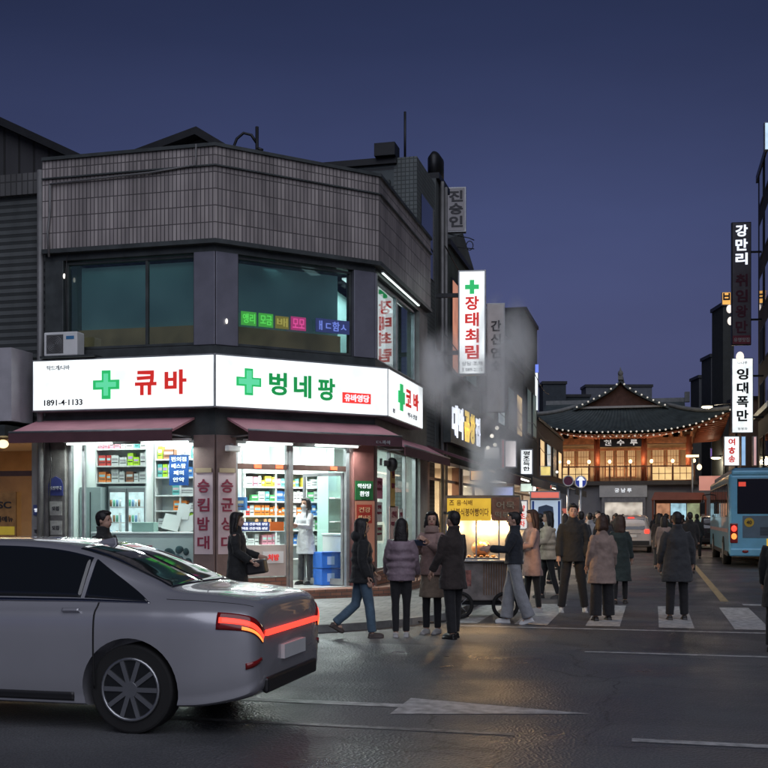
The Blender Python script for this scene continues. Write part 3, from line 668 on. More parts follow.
for z, wh, cs in rows:
    x = .92; k = 0
    while x < 3.5:
        c = cs[int((x-.9)/2.7*len(cs)) % len(cs)] if R1.random() < .7 else R1.choice(cs)
        w_ = R1.choice([.07,.09,.11,.15]); h_ = R1.choice([.13,.17,.20,.22])
        if R1.random() < .93: medbox(FB, x+w_/2, 2.32, z, w_*.94, h_, c, wh)
        x += w_ + R1.random()*.012
for z, wh, cs in ((2.95,'on the top shelf over the refrigerator',['pink','pink','white','teal','white']), (2.62,'on the middle shelf over the refrigerator',['red','white','lime','white']), (2.30,'directly on top of the refrigerator',['orange','white','brown','white'])):
    x = .54
    while x < 1.45:
        w_ = R1.choice([.09,.12,.16]); c = cs[int((x-.54)/1.0*len(cs)) % len(cs)]
        medbox(FA, x+w_/2, 1.08, z, w_*.92, R1.choice([.16,.2,.24]), c, wh); x += w_ + R1.random()*.04
for z, wh in ((2.75,'on the top shelf by the blue sign'), (2.40,'on the second shelf by the blue sign'), (2.05,'on the middle shelf by the blue sign'), (1.75,'on the fourth shelf by the blue sign'), (1.45,'on the lowest shelf by the blue sign')):
    x = 1.66
    while x < 3.2:
        w_ = R1.choice([.10,.16,.24,.3]); c = R1.choice(['white','white','white','blue','orange','lime','teal','brown','white'])
        if R1.random() < .9: medbox(FA, x+w_/2, 1.36, z, w_*.92, R1.choice([.14,.19,.25]), c, wh)
        x += w_ + R1.random()*.025
M_paper = mat('paper', (.75,.75,.72), .7, var=.05)
for i, (x, z, a, w_, nm) in enumerate(((2.25,1.52,.2,.34,'tilted white sheet of paper leaning on the counter end'), (2.55,1.48,-.3,.30,'white paper sheet propped beside the tilted one'), (2.45,1.72,.1,.25,'upright white paper behind the two propped sheets'))):
    o = MB(FA).obox((x, .66+.05*i, z), (w_, .01, .30), 0, -.25, a).build('paper_sheet', M_paper); tag(o, nm, 'paper')
# blue crates by the door, table
for i, nm in enumerate(('lower blue crate with white panel by the open glass door', 'upper blue crate with white panel by the open glass door')):
    t = thing('blue_crate', nm, 'crate', *(FB @ Vector((2.58, .62, .28+i*.33))))
    MB(FB).box(2.38, 2.80, .42, .80, .285+i*.33, .605+i*.33).build('crate_body', mat('crate_blue', (.03,.16,.62), .45, var=.1), t, bevel=.015)
    MB(FB).box(2.50, 2.66, .412, .419, .36+i*.33, .52+i*.33).build('label_panel', mat('crate_label', (.35,.5,.8), .5), t); MB(FB).box(2.38, 2.80, .405, .419, .585+i*.33, .605+i*.33).build('rim', mat('crate_rim', (.02,.10,.45), .4), t)
t = thing('display_stand', 'white display stand on the right inside the entrance', 'stand', *(FB @ Vector((3.05, .9, .28))))
cbox(FB, 2.86, 3.2, .5, 1.3, .28, 1.25, M_white, 'stand_body', t); cbox(FB, 2.84, 3.22, .48, 1.32, 1.25, 1.29, M_ctr, 'stand_top', t)
t = thing('display_case', 'pale green display case behind the side street glass', 'display case', *(FC @ Vector((2.4, 1.3, .28))))
cbox(FC, 1.3, 3.9, 1.35, 1.6, .28, 2.6, mat('pale_green_case', (.42,.62,.56), .5, var=.08), 'case_body', t)
for z in (1.0,1.5,2.0): cbox(FC, 1.35, 3.85, 1.22, 1.348, z, z+.03, M_white, 'shelf', t)
# ================================================================== people
CL = bpy.data.textures.new('folds', 'CLOUDS'); CL.noise_scale = .13; CL.noise_depth = 2
def cloth(name, c, r=.85): return mat('cloth_' + name, c, r, var=.18, vscale=9, bump=.35, bscale=28, sheen=.15)
M_skin = mat('skin', (.48,.29,.21), .5, var=.06); M_eye = mat('eye', (.02,.015,.012), .3, var=0); M_lip = mat('lip', (.38,.13,.11), .5, var=0)
M_hair = mat('black_hair', (.012,.010,.010), .45, var=.3, vscale=30, bump=.5, bscale=70)
M_hairb = mat('brown_hair', (.045,.022,.014), .5, var=.3, vscale=30, bump=.5, bscale=70)

def remeshed(mb, name, mats, parent, vox, disp=0.0, smooth=3):
    """join the builder's closed pieces into one continuous skin, materials kept from the nearest piece"""
    bm = mb.bm
    bmesh.ops.triangulate(bm, faces=bm.faces[:])
    bmesh.ops.recalc_face_normals(bm, faces=bm.faces[:])
    tree = BVHTree.FromBMesh(bm); idx = [f.material_index for f in bm.faces]
    me = bpy.data.meshes.new('tmp'); bm.to_mesh(me); bm.free()
    ob = bpy.data.objects.new('tmp', me); COL.objects.link(ob)
    m = ob.modifiers.new('r', 'REMESH'); m.mode = 'VOXEL'; m.voxel_size = vox; m.adaptivity = 0
    if disp:
        d = ob.modifiers.new('d', 'DISPLACE'); d.texture = CL; d.strength = disp; d.mid_level = .5
    if smooth:
        s_ = ob.modifiers.new('s', 'SMOOTH'); s_.iterations = smooth; s_.factor = .5
    dg = bpy.context.evaluated_depsgraph_get(); dg.update()
    out = bpy.data.meshes.new_from_object(ob.evaluated_get(dg))
    bpy.data.objects.remove(ob); bpy.data.meshes.remove(me)
    out.name = name; out.materials.clear()
    for q in mats: out.materials.append(q)
    if len(mats) > 1:
        for p in out.polygons:
            h = tree.find_nearest(p.center); p.material_index = idx[h[2]] if h[2] is not None else 0
    out.shade_smooth()
    o = bpy.data.objects.new(name, out); COL.objects.link(o); o.parent = parent; XF[o.name] = XF[parent.name]
    return o

def Vy(a, L): return Vector((0, -math.sin(a)*L, -math.cos(a)*L))
def person(label, x, y, z, h, face, coat, trousers, hair='short', coat_m=None, leg_m=None, shoe_m=None, legs=((5,0),(-5,0)), stance=.09,
           arms=((5,8,15),(5,8,15)), female=False, skirt=None, bag=None, head_turn=0, wide=1.0, vox=.011, mask=False, collar=True, hair_m=None, open_hand=True,
           group=None, scarf=None, lod=0, nod=0, hood=False):
    """face: heading in degrees, 0 looks towards the near street (-Y), 90 to the right (+X), 180 away"""
    t = thing('person', label, 'person', x, y, z, math.radians(face), group)
    s = h / 1.70; R = math.radians
    # joints (local, facing -Y, right side of the body is -X when seen from its front... kept symmetric)
    hipz = .90; kn = .43; sh = .41
    J = []
    lowest = 9
    for i, sx in enumerate((-1, 1)):
        a, bnd = R(legs[i][0]), R(legs[i][1])
        hip = Vector((sx*.085, 0, 0)); k = hip + Vy(a, kn) + Vector((sx*(stance-.085)*.5, 0, 0)); an = k + Vy(a-bnd, sh) + Vector((sx*(stance-.085)*.5, 0, 0))
        J.append((hip, k, an, a-bnd)); lowest = min(lowest, an.z)
    dz = .075 - lowest
    up = Vector((0, 0, dz))
    J = [(a+up, b_+up, c+up, d) for a, b_, c, d in J]
    H = dz                        # hip height
    shw = (.148 if female else .172); shz = H + .52; neckz = H + .57
    S = Matrix.Scale(s, 4)
    M0 = MF(t) @ S
    def nb(): return MB(Matrix.Scale(s, 4))
    skin = [M_skin, M_eye, M_lip, mat('mask_cloth', (.7,.72,.74), .8, var=0)]
    # ---- continuous body
    b = nb()
    b.rings([(0,.0,H-.10,.10,.08),(0,0,H,.14,.10),(0,0,H+.2,.115,.085),(0,0,H+.42,shw-.03,.095),(0,0,H+.53,shw-.06,.07),(0,0,H+.58,.05,.05)], 14)
    for hp, k, an, d in J:
        b.tube([hp, k, an], [.07,.05,.038], 10)
        b.tube([an, an + Vector((0,.02,-.04)), an + Vector((0,-.10,-.055))], [.038,.04,.025], 8)
    b.tube([(0,.01,H+.52),(0,-.005,H+.66)], .052, 10)
    HM = Matrix.Translation((0,-.012,H+.70)) @ Matrix.Rotation(R(head_turn),4,'Z') @ Matrix.Rotation(R(nod),4,'X')
    Mo = b.M; b.M = Mo @ HM
    b.ell((0,.012,.025),(.074,.093,.10),16); b.ell((0,-.022,-.035),(.058,.064,.075),12)      # skull and jaw
    b.ell((0,-.092,-.012),(.012,.018,.022),8)
    b.ell((-.074,.01,-.008),(.012,.02,.03),8); b.ell((.074,.01,-.008),(.012,.02,.03),8)
    if not lod:
        b.mi = 1
        for sx in (-1,1): b.ell((sx*.031,-.079,.012),(.011,.008,.005),8); b.ell((sx*.031,-.082,.034),(.017,.006,.0035),8)
        b.mi = 2; b.ell((0,-.083,-.052),(.024,.010,.008),8)
        if mask: b.mi = 3; b.ell((0,-.050,-.045),(.062,.055,.048),12)
    b.mi = 0; b.M = Mo
    A = []
    for i, sx in enumerate((-1, 1)):
        fw, ab, el = (R(q) for q in arms[i][:3]); tw = R(arms[i][3]) if len(arms[i]) > 3 else 0
        shd = Vector((sx*shw, 0, shz-.03))
        up_ = Vector((sx*math.sin(ab)*math.cos(fw), -math.sin(fw), -math.cos(fw)*math.cos(ab))).normalized()
        elb = shd + up_*.27
        fo = Vector((up_.x*.6 - sx*math.sin(tw), -math.sin(fw+el), -math.cos(fw+el))).normalized()
        wr = elb + fo*.24
        A.append((shd, elb, wr, fo, sx))
        b.tube([shd, elb, wr], [.045,.036,.026], 10)
        side = Vector((sx,0,0)); side = (side - fo*side.dot(fo)).normalized(); nrm = fo.cross(side)
        pm = wr + fo*.05
        b.tube([wr, pm, wr+fo*.095], [(.026,.020),(.038,.016),(.038,.014)], 10)
        if not lod:
            for q in range(4):
                o_ = nrm*((q-1.5)*.019); L_ = [.070,.080,.076,.060][q]; cu = -side*sx*0
                base = wr + fo*.088 + o_
                bend = (side*-1)*.35
                p1 = base + fo*L_*.5; p2 = p1 + (fo+bend).normalized()*L_*.35; p3 = p2 + (fo+bend*2.4).normalized()*L_*.3
                b.tube([base, p1, p2, p3], [.0095,.009,.0085,.007], 7)
            tb = wr + fo*.03 - nrm*.028 * (1 if fo.z < 0 else 1)
            b.tube([tb, tb - nrm*.022 + fo*.03, tb - nrm*.026 + fo*.062 - side*.012], [.012,.011,.008], 7)
    body = remeshed(b, 'body', skin, t, (.0075 if not lod else .016), 0, 2)
    # ---- trousers
    if leg_m:
        b = nb(); wv = {'slim': (.088,.060,.048), 'straight': (.095,.075,.066), 'wide': (.10,.098,.102)}[trousers]
        b.rings([(0,0,H-.09,.13,.10),(0,0,H+.10,.145,.115),(0,0,H+.16,.13,.10)], 16)
        for hp, k, an, d in J:
            b.tube([hp + Vector((0,0,.04)), hp*.5+k*.5, k, k*.45+an*.55, an + Vector((0,0,.012))], [wv[0]*.98, wv[0]*.9, wv[1], (wv[1]+wv[2])/2, wv[2]], 14)
        remeshed(b, 'trousers', [leg_m], t, vox*1.1, .012)
    # ---- shoes
    for hp, k, an, d in J:
        b = nb(); pit = max(-.9, min(.5, d*-.9)) if abs(d) > .25 else 0
        Mo = b.M; b.M = Mo @ Matrix.Translation(an) @ Matrix.Rotation(pit, 4, 'X')
        b.tube([(0,.055,-.035),(0,.02,-.030),(0,-.06,-.040),(0,-.13,-.048),(0,-.175,-.053)], [(.034,.038),(.042,.046),(.046,.034),(.046,.026),(.026,.016)], 12)
        b.box(-.042,.042,-.165,.065,-.078,-.056)
        b.M = Mo
        remeshed(b, 'shoe', [shoe_m or M_black], t, vox, 0, 2)
    # ---- coat with sleeves
    if coat_m:
        hem, puff = coat     # hem height above ground (metres at 1.70), puffiness
        w0 = wide; b = nb(); sw_ = shw + .015 + puff*.4
        d_ = .125 + puff
        zs = []
        hemr = .175*w0 + puff
        if hem < H - .1: zs += [(0,.01,hem,hemr+.045*(H-hem)/.3*.6, d_+.045), (0,0,(hem+H)/2, hemr+.02, d_+.02)]
        else: zs += [(0,0,hem,hemr,d_+.01)]
        zs += [(0,0,H+.05,hemr-.005,d_), (0,0,H+.22,hemr-.03,d_-.012), (0,0,H+.38,sw_-.012,d_-.002), (0,.0,H+.465,sw_-.018,d_-.025), (0,.005,H+.515,sw_-.065,.090), (0,.01,H+.585,.075,.075)]
        b.rings(zs, 20)
        for shd, elb, wr, fo, sx in A:
            r = .060 + puff*.8
            b.tube([shd + Vector((-sx*.03,0,.005)), shd*.5+elb*.5, elb, elb*.4+wr*.6, wr + fo*.01], [r, r*.98, r*.88, r*.82, r*.70], 12)
        if collar: b.rings([(0,.008,H+.555,.082,.086),(0,.012,H+.60,.078,.082),(0,.02,H+.625,.074,.078)], 14)
        if hood: b.ell((0,.09,H+.57),(.13,.075,.085), 12)
        if puff > .02:
            z = hem + .10
            while z < H + .46:      # quilting rolls
                k_ = hemr + (.012 if z < H+.3 else sw_-hemr); b.rings([(0,0,z-.035,k_-.01,d_-.006),(0,0,z,k_+.004,d_+.007),(0,0,z+.035,k_-.01,d_-.006)], 18); z += .12
        remeshed(b, 'coat', [coat_m], t, vox, .034 if not puff > .02 else .024)
    if skirt:
        sm, sz = skirt; b = nb()
        b.rings([(0,.0,sz,.20,.155),(0,0,(sz+H)/2,.175,.135),(0,0,H+.05,.15,.11)], 18); remeshed(b, 'skirt', [sm], t, vox, .02)
    # ---- hair
    b = nb(); Mo = b.M; b.M = Mo @ HM
    b.ell((0,.030,.045),(.086,.098,.098),14)
    b.ell((0,-.030,.098),(.062,.062,.034),10)
    if hair in ('long', 'bob'):
        L_ = {'long': .30, 'bob': .13}[hair]
        b.tube([(0,.045,.06),(0,.060,-.06),(0,.068,-L_*.6),(0,.062,-L_)], [(.090,.075),(.098,.072),(.105,.058),(.085,.030)], 14)
        for sx in (-1,1): b.tube([(sx*.060,-.015,.09),(sx*.078,-.010,.0),(sx*.086,.012,-.10),(sx*.080,.02,-L_*.9)], [.028,.026,.030,.012], 8)
    else:
        b.ell((0,.066,-.005),(.070,.050,.075),10)
        for sx in (-1,1): b.ell((sx*.066,.005,.04),(.018,.04,.045),8)
    remeshed(b, 'hair', [hair_m or M_hair], t, vox*.9, .016, 2)
    if scarf:
        b = nb(); b.rings([(0,-.005,H+.52,.115,.11),(0,-.01,H+.57,.11,.105),(0,-.005,H+.62,.09,.09)], 14); remeshed(b, 'scarf', [scarf], t, vox, .015)
    # ---- things carried that hang on the figure
    if bag == 'strap':
        b = nb(); d_ = .125+coat[1]+.015
        b.tube([(.13,.03,H+.52),(.06,d_,H+.40),(-.08,d_+.01,H+.12),(-.20-coat[1],.03,H-.05)], .011, 6, sq=.5); b.build('bag_strap', M_black, t)
        for q in ():
            pass
    if bag == 'shoulder':
        b = nb(); x_ = .21+coat[1]
        b.prism([(-.15,H-.20),(.15,H-.20),(.13,H+.0),(-.13,H+.0)], x_, x_+.09, 'x'); b.build('shoulder_bag', M_black, t, bevel=.02)
        b = nb(); b.tube([(x_+.02,-.10,H),(x_-.03,-.02,H+.5),(x_+.02,.10,H)], .009, 6); b.build('bag_strap', M_black, t)
    if bag == 'backpack':
        b = nb(); b.rings([(0,.19,H+.02,.14,.07),(0,.20,H+.10,.16,.09),(0,.20,H+.36,.15,.085),(0,.18,H+.46,.10,.05)], 16); b.build('backpack', mat('backpack_cloth', (.02,.022,.022), .7), t)
    if bag == 'front':
        b = nb(); b.prism([(-.15,H-.09),(.15,H-.09),(.16,H+.08),(-.16,H+.08)], -.30, -.17, 'y'); b.build('waist_bag', M_black, t, bevel=.03)
    t['h'] = h
    del t['h']
    return t

def ppl(px, d): return gp(px, d)
c_blk = cloth('black', (.012,.013,.014)); c_nvy = cloth('navy', (.014,.018,.026)); c_grn = cloth('dark_green', (.018,.030,.028)); c_jean = cloth('denim', (.07,.12,.17))
c_mauve = cloth('mauve', (.22,.16,.19), .6); c_pinkb = cloth('pink_beige', (.30,.20,.18)); c_khaki = cloth('khaki', (.25,.19,.14)); c_brown = cloth('dark_brown', (.028,.020,.018))
c_gry = cloth('light_grey', (.26,.27,.29)); c_cream = cloth('cream', (.45,.38,.28)); c_trench = cloth('trench', (.26,.19,.16)); c_whcoat = cloth('white_coat', (.62,.66,.68)); c_char = cloth('charcoal', (.03,.032,.036))
c_pants = cloth('black_trousers', (.010,.010,.012)); M_beige = mat('beige_shoe', (.42,.41,.40), .6); M_wshoe = mat('white_shoe', (.6,.6,.6), .6); M_bshoe = mat('black_shoe', (.015,.013,.012), .45); M_gshoe = mat('dark_trainer', (.06,.045,.04), .6)

x, y = gp(362, 14.5)
person('woman in black puffer jacket and blue jeans walking right before the shop door', x, y, 0, 1.57, 118, (.80,.03), 'straight', 'long', c_blk, c_jean, M_gshoe, legs=((12,6),(-10,38)), arms=((-8,8,25),(12,8,30)), female=True, hood=True)
x, y = gp(401, 14.55)
person('woman in mauve puffer jacket seen from behind with a strap across her back', x, y, 0, 1.56, 190, (.83,.032), 'slim', 'long', c_mauve, c_pants, M_beige, legs=((2,0),(-2,0)), stance=.075, arms=((10,10,25),(10,10,25)), female=True, bag='strap')
x, y = gp(432, 15.0)
p3 = person('woman in pale pink coat and beige skirt holding a small phone at her chest', x, y, 0, 1.66, -12, (.84,.02), 'slim', 'bob', c_pinkb, c_pants, M_beige, legs=((3,0),(-2,2)), stance=.07, arms=((28,8,100,35),(30,8,95,30)), female=True, skirt=(c_khaki,.52), bag='front', head_turn=25, scarf=cloth('scarf', (.28,.19,.16)), hair_m=M_hair)
tf = MF(p3); ph = MB(tf); ph.obox((-.02,-.36,1.27), (.16,.02,.08), 0, .5); o = ph.build('phone', mat('phone_blue', (.05,.07,.12), .3)); tag(o, 'small dark phone held by the woman in the pale pink coat', 'phone')
# folded umbrella / bag bundle in her right hand side
x, y = gp(453, 14.4)
person('man in long dark coat and black trousers facing the woman in pink', x, y, 0, 1.66, 235, (.68,.012), 'straight', 'short', c_brown, c_pants, M_bshoe, legs=((4,0),(-4,2)), arms=((6,6,16),(10,6,22)), bag='shoulder')
x, y = gp(514, 16.4)
p5 = person('man in short navy jacket and light grey trousers buying food at the cart', x, y, 0, 1.66, -82, (.93,.02), 'wide', 'short', c_nvy, c_gry, M_wshoe, legs=((10,4),(-12,8)), arms=((20,6,75,10),(26,6,66,10)))
x, y = gp(532, 18.4)
person('woman in long salmon beige coat with long hair standing behind the cart customer', x, y, 0, 1.70, -60, (.62,.01), 'slim', 'long', c_pinkb, c_pants, M_beige, legs=((5,0),(-6,0)), arms=((20,6,60,20),(20,6,60,20)), female=True, hair_m=M_hairb)
x, y = gp(548, 21.5)
person('woman in cream coat with long black hair standing by the poster stall', x, y, 0, 1.70, -75, (.78,.03), 'slim', 'long', c_cream, c_pants, M_bshoe, legs=((10,4),(-10,6)), arms=((25,6,70),(20,6,60)), female=True, hair_m=M_hair)
x, y = gp(573, 18.4)
person('man in black coat and white trainers standing on the crosswalk facing us', x, y, 0, 1.80, 8, (.82,.02), 'straight', 'short', c_blk, c_pants, M_wshoe, legs=((2,0),(-2,0)), stance=.19, arms=((2,8,14),(2,8,14)))
x, y = gp(602, 16.9)
person('woman in beige trench coat from behind on the crosswalk, hair to her shoulders', x, y, 0, 1.60, 200, (.62,.012), 'wide', 'bob', c_trench, c_pants, M_bshoe, legs=((3,0),(-4,2)), stance=.13, arms=((-2,12,35),(0,10,25)), female=True, bag='strap', hair_m=M_hairb, wide=1.12)
x, y = gp(620, 20.2)
person('woman in dark green long coat with brown hair just behind the trench coat', x, y, 0, 1.62, 175, (.45,.01), 'slim', 'long', c_grn, c_pants, M_bshoe, female=True, hair_m=M_hairb)
x, y = gp(677, 17.0)
person('man in black knee coat seen from behind alone on the crosswalk', x, y, 0, 1.66, 188, (.62,.018), 'straight', 'short', c_char, c_pants, M_bshoe, legs=((2,0),(-2,0)), stance=.12, arms=((5,12,18),(5,12,18)), wide=1.15, bag='backpack')
x, y = gp(779, 13.0)
person('person in dark coat standing alone at the far right by the bus', x, y, 0, 1.52, 160, (.6,.02), 'straight', 'short', c_blk, c_pants, M_bshoe)
x, y = gp(104, 13.4)
person('man in black jacket walking left of the counter behind the sedan', x, y, .0, 1.66, 85, (.85,.02), 'straight', 'short', c_blk, c_pants, M_bshoe, arms=((15,8,30),(10,8,20)))
x, y = gp(237, 15.2)
p14 = person('woman in long black coat and long hair passing the corner pillar', x, y, .1, 1.55, 98, (.62,.02), 'slim', 'long', c_blk, c_pants, M_bshoe, arms=((8,6,50),(12,8,60)), legs=((8,4),(-8,6)), female=True)
tf = MF(p14); b = MB(tf); b.prism([(-.44,.74),(-.16,.70),(-.14,.88),(-.40,.94)], -.10, .12, 'x'); o = b.build('handbag', mat('dark_leather', (.02,.018,.02), .5), None, bevel=.03); tag(o, 'dark handbag held by the long haired woman at the corner pillar', 'handbag')
P = FB @ Vector((2.30, .95, .28)); 
person('pharmacist in white coat, face mask and dark trousers standing inside the doorway', P.x, P.y, .28, 1.68, -25, (.62,.012), 'straight', 'bob', c_whcoat, c_char, M_bshoe, female=True, mask=True, arms=((22,6,80,25),(22,6,75,25)), legs=((3,0),(-3,0)), hair_m=M_hair)

# the crowd further up the street
pp = [
 (581,27,1.72,190,c_char,'short','person in charcoal jacket walking away behind the black coated man'),
 (590,31,1.70,170,c_gry,'short','person in pale grey top just left of the white car'),
 (598,33,1.76,20,c_blk,'short','person in black facing us left of the white car'),
 (607,38,1.66,185,c_brown,'long','long haired person in brown behind the white car on its left'),
 (588,41,1.70,10,c_trench,'short','person in beige coat near the podium door on the left'),
 (600,52,1.72,180,c_blk,'short','small black figure in front of the podium door'),
 (614,61,1.72,0,c_pinkb,'long','tiny figure in pink beyond the white car roof'),
 (623,64,1.75,180,c_char,'short','tiny charcoal figure beyond the white car roof, middle one'),
 (634,63,1.70,20,c_brown,'short','tiny brown figure beyond the white car, right one'),
 (658,50,1.70,170,c_blk,'long','long haired black figure between white car and kiosk'),
 (661,44,1.72,185,c_char,'short','charcoal figure right of the white car'),
 (659,34,1.70,175,c_brown,'long','woman in brown long coat left of the lone black coated man'),
 (664,30,1.62,190,c_trench,'long','woman in beige coat half hidden by the lone black coated man'),
 (690,31,1.72,180,c_blk,'short','person in black right of the lone black coated man'),
 (697,42,1.70,170,c_char,'short','charcoal figure beside the dark car and the bus'),
 (668,56,1.70,10,c_whcoat,'short','small figure in white top in front of the kiosk'),
 (683,58,1.70,180,c_brown,'short','small brown figure at the right end of the kiosk'),
 (565,30,1.68,185,c_cream,'long','woman in cream jacket under the left street awnings'),
 (556,26,1.66,120,c_brown,'long','woman in brown coat close to the poster stall'),
 (572,48,1.70,0,c_blk,'short','dark figure under the round blue sign'),
 (494,24.5,1.60,60,c_khaki,'bob','woman in khaki coat partly hidden behind the food cart'),
 (488,21.5,1.70,100,c_char,'short','man in charcoal jacket just behind the far end of the cart'),
 (540,24.0,1.66,200,c_blk,'short','person in black seen through the gap left of the cream coat'),
 (553,33,1.70,180,c_nvy,'short','person in navy up the pavement behind the cream coat'),
 (561,40,1.72,10,c_trench,'short','person in beige facing us under the slate awning'),
 (577,35,1.66,185,c_brown,'long','long haired person in brown right of the blue sign pole'),
 (594,45,1.70,175,c_nvy,'short','navy figure left of the white car, middle distance'),
 (603,27,1.68,180,c_char,'short','charcoal jacket person behind the trench coat woman'),
 (616,46,1.74,190,c_blk,'short','black figure touching the left side of the white car'),
 (655,58,1.72,180,c_nvy,'short','tiny navy figure at the left end of the kiosk'),
 (666,37,1.70,185,c_grn,'short','dark green figure a little right of the white car'),
 (688,48,1.68,175,c_trench,'long','small beige coated figure right of the lone man, near the dark car'),
 (526,29,1.68,150,c_cream,'short','person in cream jacket among the stalls left of the portrait poster'),
 (672,47,1.66,185,c_mauve,'long','small figure in mauve jacket between the white car and the kiosk'),
]
for px, d, h, fc, cm, hr, lb in pp:
    x, y = gp(px, d)
    person(lb, x, y, .10 if x < -3.25 else 0, h, fc, (.62 if hr == 'long' else .80, .015), 'straight', hr, cm, c_pants, M_bshoe, legs=((8,3),(-8,6)), vox=.022, lod=1, hair_m=M_hair, female=(hr == 'long'), group='pedestrians up the side street')
# ================================================================== vehicles
def crom(p0, p1, p2, p3, t):
    return .5*((2*p1) + (p2-p0)*t + (2*p0-5*p1+4*p2-p3)*t*t + (3*p1-p0-3*p2+p3)*t**3)
class Shell:
    """car body surface: stations (x, half width, bottom, belt z, belt half width, top half width, top z)"""
    def __init__(s, st):
        s.R = [s.ring(*q) for q in st]; s.nu = len(st)-1; s.nv = len(s.R[0])-1
    def ring(s, x, w, zb, zs, wb, wg, zt):
        zm = (zb+zs)/2
        return [Vector(p) for p in ((x,0,zb),(x,w*.86,zb),(x,w*.97,zb+.10),(x,w,zm),(x,w*.99,zs-.10),(x,wb,zs),(x,(wb*.45+wg*.55),zs*.45+zt*.55),(x,wg,zt-.045 if zt-zs > .2 else zt-.02),(x,wg*.62,zt-.004),(x,0,zt))]
    def at(s, u, v):
        u = max(0, min(s.nu-1e-6, u)); v = max(0, min(s.nv-1e-6, v)); i = int(u); j = int(v); a = u-i; b = v-j
        rows = []
        for k in (i-1, i, i+1, i+2):
            r = s.R[max(0, min(s.nu, k))]
            g = lambda q: (Vector((r[-q].x, -r[-q].y, r[-q].z)) if q < 0 else r[q]) if q <= s.nv else Vector((r[2*s.nv-q].x, -r[2*s.nv-q].y, r[2*s.nv-q].z))
            rows.append(crom(g(j-1), g(j), g(j+1), g(j+2), b))
        return crom(*rows, a)
    def nrm(s, u, v):
        e = .02; du = s.at(u+e, v)-s.at(u-e, v); dv = s.at(u, v+e)-s.at(u, v-e); n = du.cross(dv)
        return n.normalized() if n.length > 1e-9 else Vector((0,0,1))
    def solid(s, n=90, m=44):
        b = bmesh.new(); rings = []
        for i in range(n+1):
            u = s.nu*i/n; half = [s.at(u, s.nv*j/m) for j in range(m+1)]
            full = half + [Vector((p.x,-p.y,p.z)) for p in half[-2:0:-1]]
            rings.append([b.verts.new(p) for p in full])
        for a, c in zip(rings, rings[1:]):
            for k in range(len(a)): f = b.faces.new((a[k], c[k], c[(k+1)%len(a)], a[(k+1)%len(a)])); f.smooth = True
        b.faces.new(rings[0]); b.faces.new(rings[-1][::-1])
        return b
    def patch(s, F, u0, u1, v0, v1, off=.004, n=14, m=8, sides=(1,-1), both=False, thick=.006):
        """strip of the surface lifted by off; u0,u1 numbers or functions of v"""
        B = MB(F)
        for sg in sides:
            G = []; 
            for j in range(m+1):
                v = v0 + (v1-v0)*j/m; a = u0(v) if callable(u0) else u0; c = u1(v) if callable(u1) else u1
                row = []
                for i in range(n+1):
                    u = a+(c-a)*i/n; p = s.at(u, v); q = s.nrm(u, v)
                    cen = Vector((p.x, 0, p.z*.5 + .35)); 
                    if (p-cen).dot(q) < 0: q = -q
                    p0 = p - q*thick; p1 = p + q*off
                    row.append((B._v((p0.x, p0.y*sg, p0.z)), B._v((p1.x, p1.y*sg, p1.z))))
                G.append(row)
            for j in range(m):
                for i in range(n):
                    f = B.bm.faces.new([G[j][i][1], G[j][i+1][1], G[j+1][i+1][1], G[j+1][i][1]]); f.smooth = True
            edge = [G[0][i] for i in range(n+1)] + [G[j][n] for j in range(1, m+1)] + [G[m][i] for i in range(n-1,-1,-1)] + [G[j][0] for j in range(m-1,0,-1)]
            for q in range(len(edge)):
                a, c = edge[q], edge[(q+1)%len(edge)]
                try: B.bm.faces.new([a[0], c[0], c[1], a[1]])
                except ValueError: pass
        return B
M_cg = mat('car_glass', (.012,.014,.016), .06, 0, var=0, coat=.6, spec=.8)
M_rim = mat('alloy_rim', (.42,.43,.44), .3, .9, var=.1)
M_tail = mat('tail_lamp', (.35,.01,.01), .2, var=0, emit=2.2, ecol=(1,.05,.03)); M_tailo = mat('amber_lamp', (.5,.15,.02), .2, var=0, emit=1.6, ecol=(1,.28,.06))
M_taild = mat('tail_lens', (.22,.01,.01), .15, var=0, coat=.5)
def wheel(t, F, x, y, r, side):
    b = MB(F); w_ = b.cyl((x, y-side*.10, r), r, .21, 'y', 36); wo = b.build('wheel', M_rubber, t, bevel=.02)
    b = MB(F); b.cyl((x, y+side*.004, r), r*.70, .02, 'y', 32).build('rim', M_dark, wo)
    b = MB(F)
    for k in range(10):
        a = 2*PI*k/10; b.obox((x+math.cos(a)*r*.36, y+side*.016, r+math.sin(a)*r*.36), (r*.62, .016, .035), 0, 0, -a)
    b.tube([(x+math.cos(2*PI*i/32)*r*.68, y+side*.014, r+math.sin(2*PI*i/32)*r*.68) for i in range(33)], .014, 6, caps=False)
    b.cyl((x, y+side*.018, r), .06, .02, 'y', 16)
    b.build('spokes', M_rim, wo)
